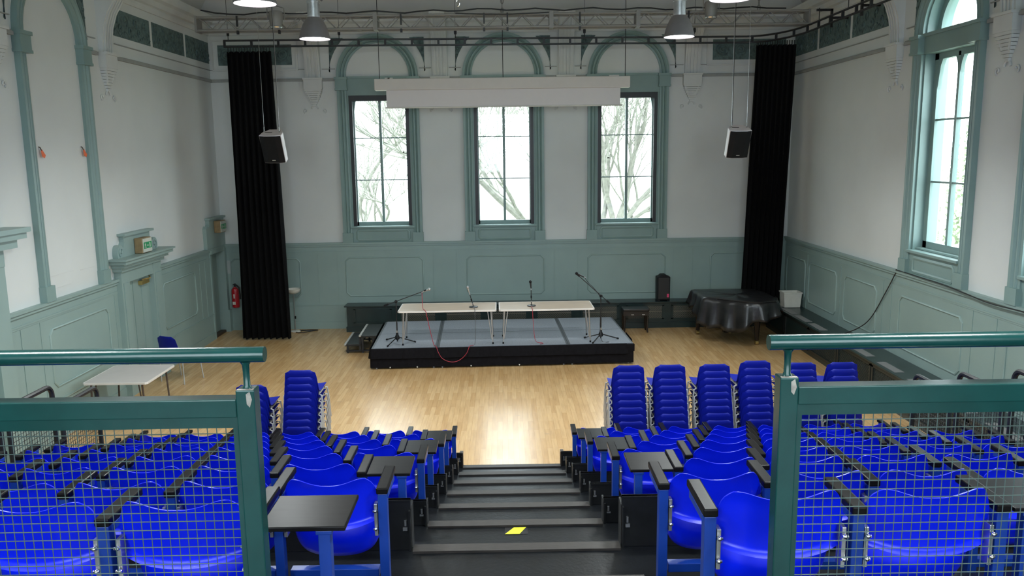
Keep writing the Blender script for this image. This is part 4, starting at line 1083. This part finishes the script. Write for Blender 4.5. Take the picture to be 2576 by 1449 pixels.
# ------------------------------------------------------------------ stacking chairs
def chair_meshes():
    prof = [(-.045, .745, .165), (-.05, .73, .182), (-.037, .66, .193), (-.012, .56, .200), (.012, .49, .205), (.04, .455, .205), (.09, .432, .206), (.20, .425, .208), (.34, .435, .208), (.43, .440, .206), (.465, .432, .20), (.475, .415, .19)]
    def fn(u, v):
        k = v*(len(prof)-1); i = min(int(k), len(prof)-2); f = k-i
        y, z, hw = [a*(1-f)+b*f for a, b in zip(prof[i], prof[i+1])]
        s = u*2-1; x = hw*s
        if v < .25: z -= .035*max(0, abs(s)-.72)/.28*(1-v/.25); y += .03*s*s
        else: z += .018*s*s*min(1, (v-.25)*5); y += .03*s*s*max(0, 1-(v-.25)*5)
        return (x, y, z)
    shell = MB().shell(fn, 14, 22, lambda u, v: (0, .003, -.006)).mesh('seat_shell', 'blue_chair', smooth=50)
    legs = []
    for sx in (-1, 1):
        legs.append(MB().tube([(sx*.185, .14, .415), (sx*.197, .055, .41), (sx*.230, .048, .40), (sx*.235, .048, .30), (sx*.240, .045, 0)], .0105, 6).mesh('leg', 'chair_leg'))
        legs.append(MB().tube([(sx*.20, .36, .415), (sx*.222, .40, .40), (sx*.232, .42, .30), (sx*.238, .46, 0)], .0105, 6).mesh('leg', 'chair_leg'))
    rail = MB().tube([(-.19, .06, .405), (-.19, .38, .405)], .009, 6).tube([(.19, .06, .405), (.19, .38, .405)], .009, 6).tube([(-.19, .14, .408), (.19, .14, .408)], .009, 6).mesh('seat_frame', 'chair_leg')
    return shell, legs, rail
shell_me, leg_mes, rail_me = chair_meshes()
def stack_chair(loc, rz, label, group=None):
    t = thing('stacking_chair', label, 'chair', loc, rz, group)
    for nm, me in [('seat_shell', shell_me)] + [('leg', m_) for m_ in leg_mes] + [('seat_frame', rail_me)]:
        o = bpy.data.objects.new(nm, me); COL.objects.link(o); o.parent = t
    return t
proto = stack_chair((-5.93, 13.95, 0), math.radians(-24), 'single dark blue plastic chair against the left wall')
proto.scale = (1.12, 1.1, 1.16)
stacks = [(-2.515, 9.40, 9, 'stack left of the aisle'), (-3.10, 9.40, 7, 'stack by the left railing post'),
          (1.48, 9.40, 9, 'leftmost stack right of the aisle'), (1.985, 9.40, 9, 'second stack right of the aisle'),
          (2.53, 9.40, 9, 'third stack right of the aisle'), (3.03, 9.41, 9, 'tallest stack right of the aisle'),
          (3.59, 9.41, 9, 'stack by the right railing post'), (4.09, 9.40, 9, 'stack farthest right')]
for (x, y, n, nm) in stacks:
    jit = 0
    for k in range(n):
        r = n-k
        lb = 'blue chair, %s of the %s' % ('topmost' if r == 1 else ('lowest' if k == 0 else ORD[r]+' from the top'), nm)
        dup(proto, (x+jit*k, y+.03*k, (.083 if 'tallest' in nm else .079)*k), 0, lb, 'stacked blue plastic chairs')

# ------------------------------------------------------------------ raised seating stand
Y1, PITCH, RISE = 9.27, .826, .25
def YT(t): return Y1-PITCH*(t-1)
st = thing('seating_stand', 'black stepped seating stand with a central aisle of grey-edged steps', 'seating stand')
AX0, AX1 = -.54, .62
for tt in range(1, 9):
    z = RISE*tt; y1 = YT(tt); y0 = YT(tt+1)
    tr = MB().box(-4.42, 4.42, y0-.02, y1, z-.05, z).box(-4.42, 4.42, y1-.04, y1, z-RISE, z-.05).build('tier', 'tread', st, smooth=0)
    MB().box(AX0-.0, AX1+.0, y1-.075, y1+.008, z, z+.014).build('nosing', 'nosing', tr, smooth=0)
    if tt <= 7:
        h = .30 if tt == 7 else .175
        for s in (-1, 1):
            x0, x1 = (AX1+.01, 4.33) if s > 0 else (-4.33, AX0-.01)
            kb = MB().box(x0, x1, y1-.03, y1-.008, z+.002, z+h).box(x0, x1, y1-.032, y1-.004, z+h-.012, z+h).build('kick_board', 'black_board', tr, smooth=0)
            xl = AX1+.01 if s > 0 else AX0-.01
            MB().box(min(xl, xl+s*.012), max(xl, xl+s*.012), y1-.05, y1+.10, z-RISE+.02, z+h*.8).build('side_plate', 'black_board', tr, smooth=0)
            MB().tube([(xl+s*.03, y1-.036, z+h*.5), (xl+s*.03, y1-.036, z+h*.5+.03)], .008, 6).box(min(xl+s*.02, xl+s*.045), max(xl+s*.02, xl+s*.045), y1-.040, y1-.03, z+h*.4, z+h*.46).build('latch', 'alu', tr)
    for s in (-1, 1): MB().box(s*4.42-.012, s*4.42+.012, y0, y1, 0, z).build('side_panel', 'black_board', tr, smooth=0)
z9 = RISE*9
MB().box(-4.42, 4.42, YR+.02, YT(9), z9-.06, z9).box(-4.42, 4.42, YT(9)-.04, YT(9), z9-RISE, z9-.06).build('tier', 'tread', st, smooth=0)
MB().box(AX0, AX1, YT(9)-.075, YT(9)+.008, z9, z9+.014).build('nosing', 'nosing', st, smooth=0)
for s in (-1, 1):
    MB().box(s*.64-.02 if s > 0 else -.58, s*.64+.02 if s > 0 else -.54, Y1-.02, Y1+.07, 0, .42).build('end_post', 'brown_leg', st, smooth=0)
t = thing('hazard_tape', 'small yellow and black tape patch on an aisle step', 'tape', (.035, 5.01, 1.5))
MB().box(-.065, .085, -.05, .05, 0, .0015).build('tape_backing', 'black', t, smooth=0)
MB().prism([(-.065, -.05), (.03, -.05), (.075, .045), (-.005, .045)], .0015, .003, lambda x, y, z: (x, y, z)).build('yellow_stripe', 'yellow', t, smooth=0)

# ------------------------------------------------------------------ tip-up seats
def interp(T, x):
    for (a, va), (b, vb) in zip(T, T[1:]):
        if x <= b: f = (x-a)/(b-a); return va+(vb-va)*f
    return T[-1][1]
TOP = [(0, .646), (.15, .647), (.3, .653), (.45, .664), (.58, .674), (.68, .678), (.78, .674), (.87, .655), (.94, .625), (1, .575)]
BOT = [(0, .425), (.3, .428), (.6, .438), (.85, .452), (1, .462)]
PBOT = [(0, .232), (.3, .234), (.55, .242), (.75, .258), (.88, .285), (.95, .315), (1, .36)]
def back_fn(u, v):
    v = v**1.8
    s = u*2-1; a = abs(s); a_ = math.sin(a*PI/2)**.85 if a else 0
    zt, zb = interp(TOP, a_), interp(BOT, a_)
    z = zb+(zt-zb)*v; x = math.copysign(a_, s)*(.2275-.004*v)
    y = -.02*v + .012*(1-v) - .012*(1-v)**5 - .016*max(0, 1-v*14) + .055*a_**3 - .012*max(0, (z-.64)/.04)
    return (x, y, z)
def pan_fn(u, v):
    s = u*2-1; a = abs(s); a_ = math.sin(a*PI/2)**.85 if a else 0
    zb = interp(PBOT, a_); z = zb+(.56-zb)*v; x = math.copysign(a_, s)*.212
    y = .092+.026*a_**2 - .030*math.sin(min(1, v*1.45)*PI)**2*(1-a_**2)*(v < .69) + .03*(1-v)**6
    return (x, y, z)
me_back = MB().shell(back_fn, 30, 16, lambda u, v: (0, .007, 0)).mesh('back_shell', 'blue', smooth=50)
me_pan = MB().shell(pan_fn, 26, 12, lambda u, v: (0, .007, 0)).mesh('seat_pan', 'blue', smooth=60)
me_post = MB().box(-.022, .022, -.005, .045, 0, .612).box(-.028, .028, -.02, .10, 0, .008).box(-.026, .026, .02, .24, .582, .612).mesh('post', 'blue_frame', bevel=.003)
me_arm = MB().box(-.0275, .0275, -.01, .28, .612, .644).mesh('armrest', 'arm', bevel=.006)
me_beam = MB().box(-.215, .215, .03, .08, .17, .215).mesh('beam', 'blue_frame', bevel=.003)
me_brk = MB().box(-.008, .008, -.01, .04, .40, .56).mesh('bracket', 'alu', bevel=.002)
me_bolt = MB().sphere((0, 0, 0), .010, 8, 6).tube([(-.011, 0, 0), (.011, 0, 0)], .006, 6).mesh('bolt', 'chrome')
me_tab = MB().box(-.155, .155, -.01, .27, .612, .630).mesh('writing_tablet', 'arm', bevel=.004)
me_tpost = MB().box(-.022, .022, .0, .045, 0, .612).box(-.03, .03, -.004, .2, .595, .612).mesh('tablet_post', 'blue_frame', bevel=.003)
def addp(t, nm, me, loc=(0, 0, 0)):
    o = bpy.data.objects.new(nm, me); COL.objects.link(o); o.parent = t; o.location = loc; return o
def seat(x, y, z, side, label, end=False, tablet=False, first=False, bolts=True, post=True, half=.25):
    """side: +1 right block (aisle at -X), -1 left block"""
    t = thing('tip_up_seat', label, 'seat', (x, y, z+.0015), 0, 'blue tip-up seats on the stand')
    k = (1.07, 1, 1.05) if half > .26 else (1, 1, 1.025)
    addp(t, 'back_shell', me_back).scale = k; addp(t, 'seat_pan', me_pan).scale = k; addp(t, 'beam', me_beam)
    sides = [-side] + ([side] if end else [])
    for s in sides:
        if first and tablet and s == -side:
            o_ = (.465, -.06, 0) if z > 1.9 else (.405, 0, 0); addp(t, 'tablet_post', me_tpost, (s*(o_[0]+.075), o_[1], o_[2])); addp(t, 'writing_tablet', me_tab, (s*o_[0], o_[1], o_[2])).scale = (1 if z > 1.9 else .81, 1, 1); addp(t, 'post', me_post, (s*half, 0, 0)); addp(t, 'armrest', me_arm, (s*half, 0, -.0025))
            continue
        p = addp(t, 'post', me_post, (s*half, 0, 0)); addp(t, 'armrest', me_arm, (s*half, 0, 0))
    if bolts:
        for s in (-1, 1):
            addp(t, 'bracket', me_brk, (s*(half-.034), .01, 0))
            for zz in (.44, .53): addp(t, 'bolt', me_bolt, (s*(half-.034), -.012, zz))
    return t
SIDE = {1: 'right', -1: 'left'}
for row in range(1, 9):
    tier = 9-row; z = RISE*tier; y = YT(tier+1)+.16
    lim = .64*(y+.45)+.45
    for side in (1, -1):
        if row == 1:
            xs = [1.01, 1.56] if side > 0 else [-1.21, -1.76]; tb = side < 0; half = .267
        elif row % 2 == 0:
            xs = [side*(.985 if side > 0 else .85)+side*.5*k for k in range(7)]; tb = False; half = .25
        else:
            xs = [side*(1.235 if side > 0 else 1.10)+side*.5*k for k in range(6)]; tb = True; half = .25
        xs = [x for x in xs if abs(x) < lim]
        for k, x in enumerate(xs):
            nm = 'blue tip-up seat, %s from the aisle in the %s row from the railing, %s block' % (ORD[k+1], ORD[row], SIDE[side])
            if row == 1 and k == 0: nm = 'blue tip-up seat nearest the %s railing post in the row by the railing' % SIDE[side]
            if k == 0 and tb: nm = 'blue tip-up seat beside the aisle writing tablet, %s row from the railing, %s block' % (ORD[row], SIDE[side])
            seat(x, y, z, side, nm, end=(k == len(xs)-1), tablet=tb, first=(k == 0), bolts=row < 5, half=half)
t = thing('writing_tablet', 'dark writing tablet at the far right edge, beside the nearest row', 'writing tablet', (2.02, 2.82, 2.0015))
addp(t, 'tablet_board', me_tab, (0, 0, 0)); addp(t, 'tablet_post', me_tpost, (-.09, 0, 0))
# side guard rails of the stand
def side_rail(x, tier, label):
    y1 = YT(tier)-.035; z = RISE*tier; L = .70; h = 1.05
    t = thing('guard_rail', label, 'guard rail', (x, y1, z+.002), 0, 'black side guard rails')
    pts = [(0, 0, 0), (0, 0, h-.09)] + [(0, -.09+.09*math.cos(a), h-.09+.09*math.sin(a)) for a in [PI/2*k/5 for k in range(1, 6)]] + [(0, -L+.09, h)] + [(0, -L+.09-.09*math.sin(a), h-.09+.09*math.cos(a)) for a in [PI/2*k/5 for k in range(1, 6)]] + [(0, -L, 0)]
    MB().tube(pts, .024, 8).build('rail_tube', 'black', t)
    fr = MB().tube([(0, 0, h-.17), (0, -L, h-.17)], .010, 6).tube([(0, 0, .12), (0, -L, .12)], .010, 6).build('mesh_frame', 'black', t)
    mb = MB()
    for k in range(1, 18): mb.tube([(0, -L*k/18, .12), (0, -L*k/18, h-.17)], .0025, 4, caps=False)
    for k in range(1, 19): mb.tube([(0, 0, .12+(h-.29)*k/19), (0, -L, .12+(h-.29)*k/19)], .0025, 4, caps=False)
    mb.build('mesh_infill', 'black', fr)
for side, x in ((1, 4.37), (-1, -4.37)):
    for tier in (2, 3, 4, 5):
        side_rail(x, tier, 'black tube guard rail at the %s end of the %s row from the stage floor' % (SIDE[side], ORD[tier]))

# ------------------------------------------------------------------ green railings in the foreground
def railing(side, label):
    x0 = .885 if side > 0 else -.82; yc = 2.49; zt = 3.242 if side > 0 else 3.228
    z0 = z9; out = 2.6*side
    t = thing('balustrade', label, 'railing', (0, 0, 0))
    def bx(mb, xa, xb, ya, yb, za, zb): return mb.box(min(xa, xb), max(xa, xb), ya, yb, za, zb)
    hx = .029
    p = MB().box(x0-hx, x0+hx, yc-.03, yc+.03, z0+.001, zt).build('post', 'green', t, bevel=.004)
    bx(MB(), x0-hx+.003, x0+hx-.003, yc-.027, yc-.015, zt-.001, zt+.0012).build('worn_edge', 'worn', p, smooth=0)
    MB().prism([(x0+.004, zt-.012), (x0+.016, zt-.004), (x0+.022, zt-.03), (x0+.014, zt-.055), (x0+.005, zt-.045)], yc-.0306, yc-.0285, lambda u, v, d: (u, d, v)).build('paint_chip', 'worn', p, smooth=0)
    MB().lathe([(.016, 0), (.011, .01), (.0105, .05), (.0115, .075), (.018, .086)], 12, (x0-side*.0, yc, zt)).build('stub', 'green', p)
    zr = zt+.108
    MB().tube([(x0-side*.062, yc, zr), (out, yc, zr)], .0245, 20).build('handrail', 'green', t)
    r1 = zt-.030
    bx(MB(), x0+side*hx, out, yc-.03, yc+.03, r1-.058, r1).build('top_rail', 'green', t, bevel=.003)
    mf = bx(MB(), x0+side*hx, out, yc-.018, yc+.018, r1-.095, r1-.058); bx(mf, x0+side*hx, x0+side*(hx+.018), yc-.018, yc+.018, z0+.1, r1-.095); bx(mf, x0+side*hx, out, yc-.018, yc+.018, z0+.1, z0+.135)
    fr = mf.build('mesh_frame', 'green', t, smooth=0)
    mb = MB(); xa = x0+side*(hx+.018); k = 1
    while abs(xa+side*k*.0295) < abs(out):
        x = xa+side*k*.0295; mb.tube([(x, yc, z0+.13), (x, yc, r1-.09)], .0016, 5, caps=False); k += 1
    zz = r1-.118
    while zz > z0+.14:
        mb.tube([(xa, yc-.003, zz), (out, yc-.003, zz)], .0018, 5, caps=False); zz -= .0295
    mb.build('wire_mesh', 'green_wire', fr)
    MB().box(out-.03, out+.03, yc-.03, yc+.03, z0+.001, zt).build('post', 'green', t, bevel=.004)
    return t
railing(-1, 'dark green railing with wire mesh, left of the aisle')
railing(1, 'dark green railing with wire mesh, right of the aisle')

# ------------------------------------------------------------------ small wall things
for (y, z, nm) in ((11.46, 4.02, 'left of the two'), (12.60, 4.03, 'right of the two')):
    t = thing('orange_tag', 'small orange tag hanging on the blind arch, %s' % nm, 'tag', (-6.4, y, z))
    MB().add([(.03, -.035, .03), (.03, -.01, .05), (.035, .06, -.03), (.035, .03, -.07), (.035, -.02, -.05), (.036, -.035, .03), (.036, -.01, .05), (.041, .06, -.03), (.041, .03, -.07), (.041, -.02, -.05)], [(0, 1, 2, 3, 4), (9, 8, 7, 6, 5), (0, 5, 6, 1), (1, 6, 7, 2), (2, 7, 8, 3), (3, 8, 9, 4), (4, 9, 5, 0)]).build('tag_flap', 'orange', t, smooth=0)
    MB().tube([(-.005, -.02, .085), (.02, -.025, .075), (.034, -.02, .03)], .008, 6).build('hook', 'brown_leg', t)
pts = [(5.98, 14.28, .615), (6.22, 14.05, .8), (6.34, 13.84, 1.03), (6.345, 13.39, 1.53), (6.33, 13.02, 1.95), (6.30, 12.95, 1.993), (6.305, 12.6, 1.995), (6.29, 12.1, 1.993), (6.285, 11.5, 1.99), (6.285, 10.9, 1.96), (6.29, 10.4, 1.93), (6.285, 9.8, 1.95), (6.29, 9.0, 1.97), (6.29, 8.0, 1.98)]
cable(pts, .009, 'black', 'black cable trailing up the right wall and along the dado rail')
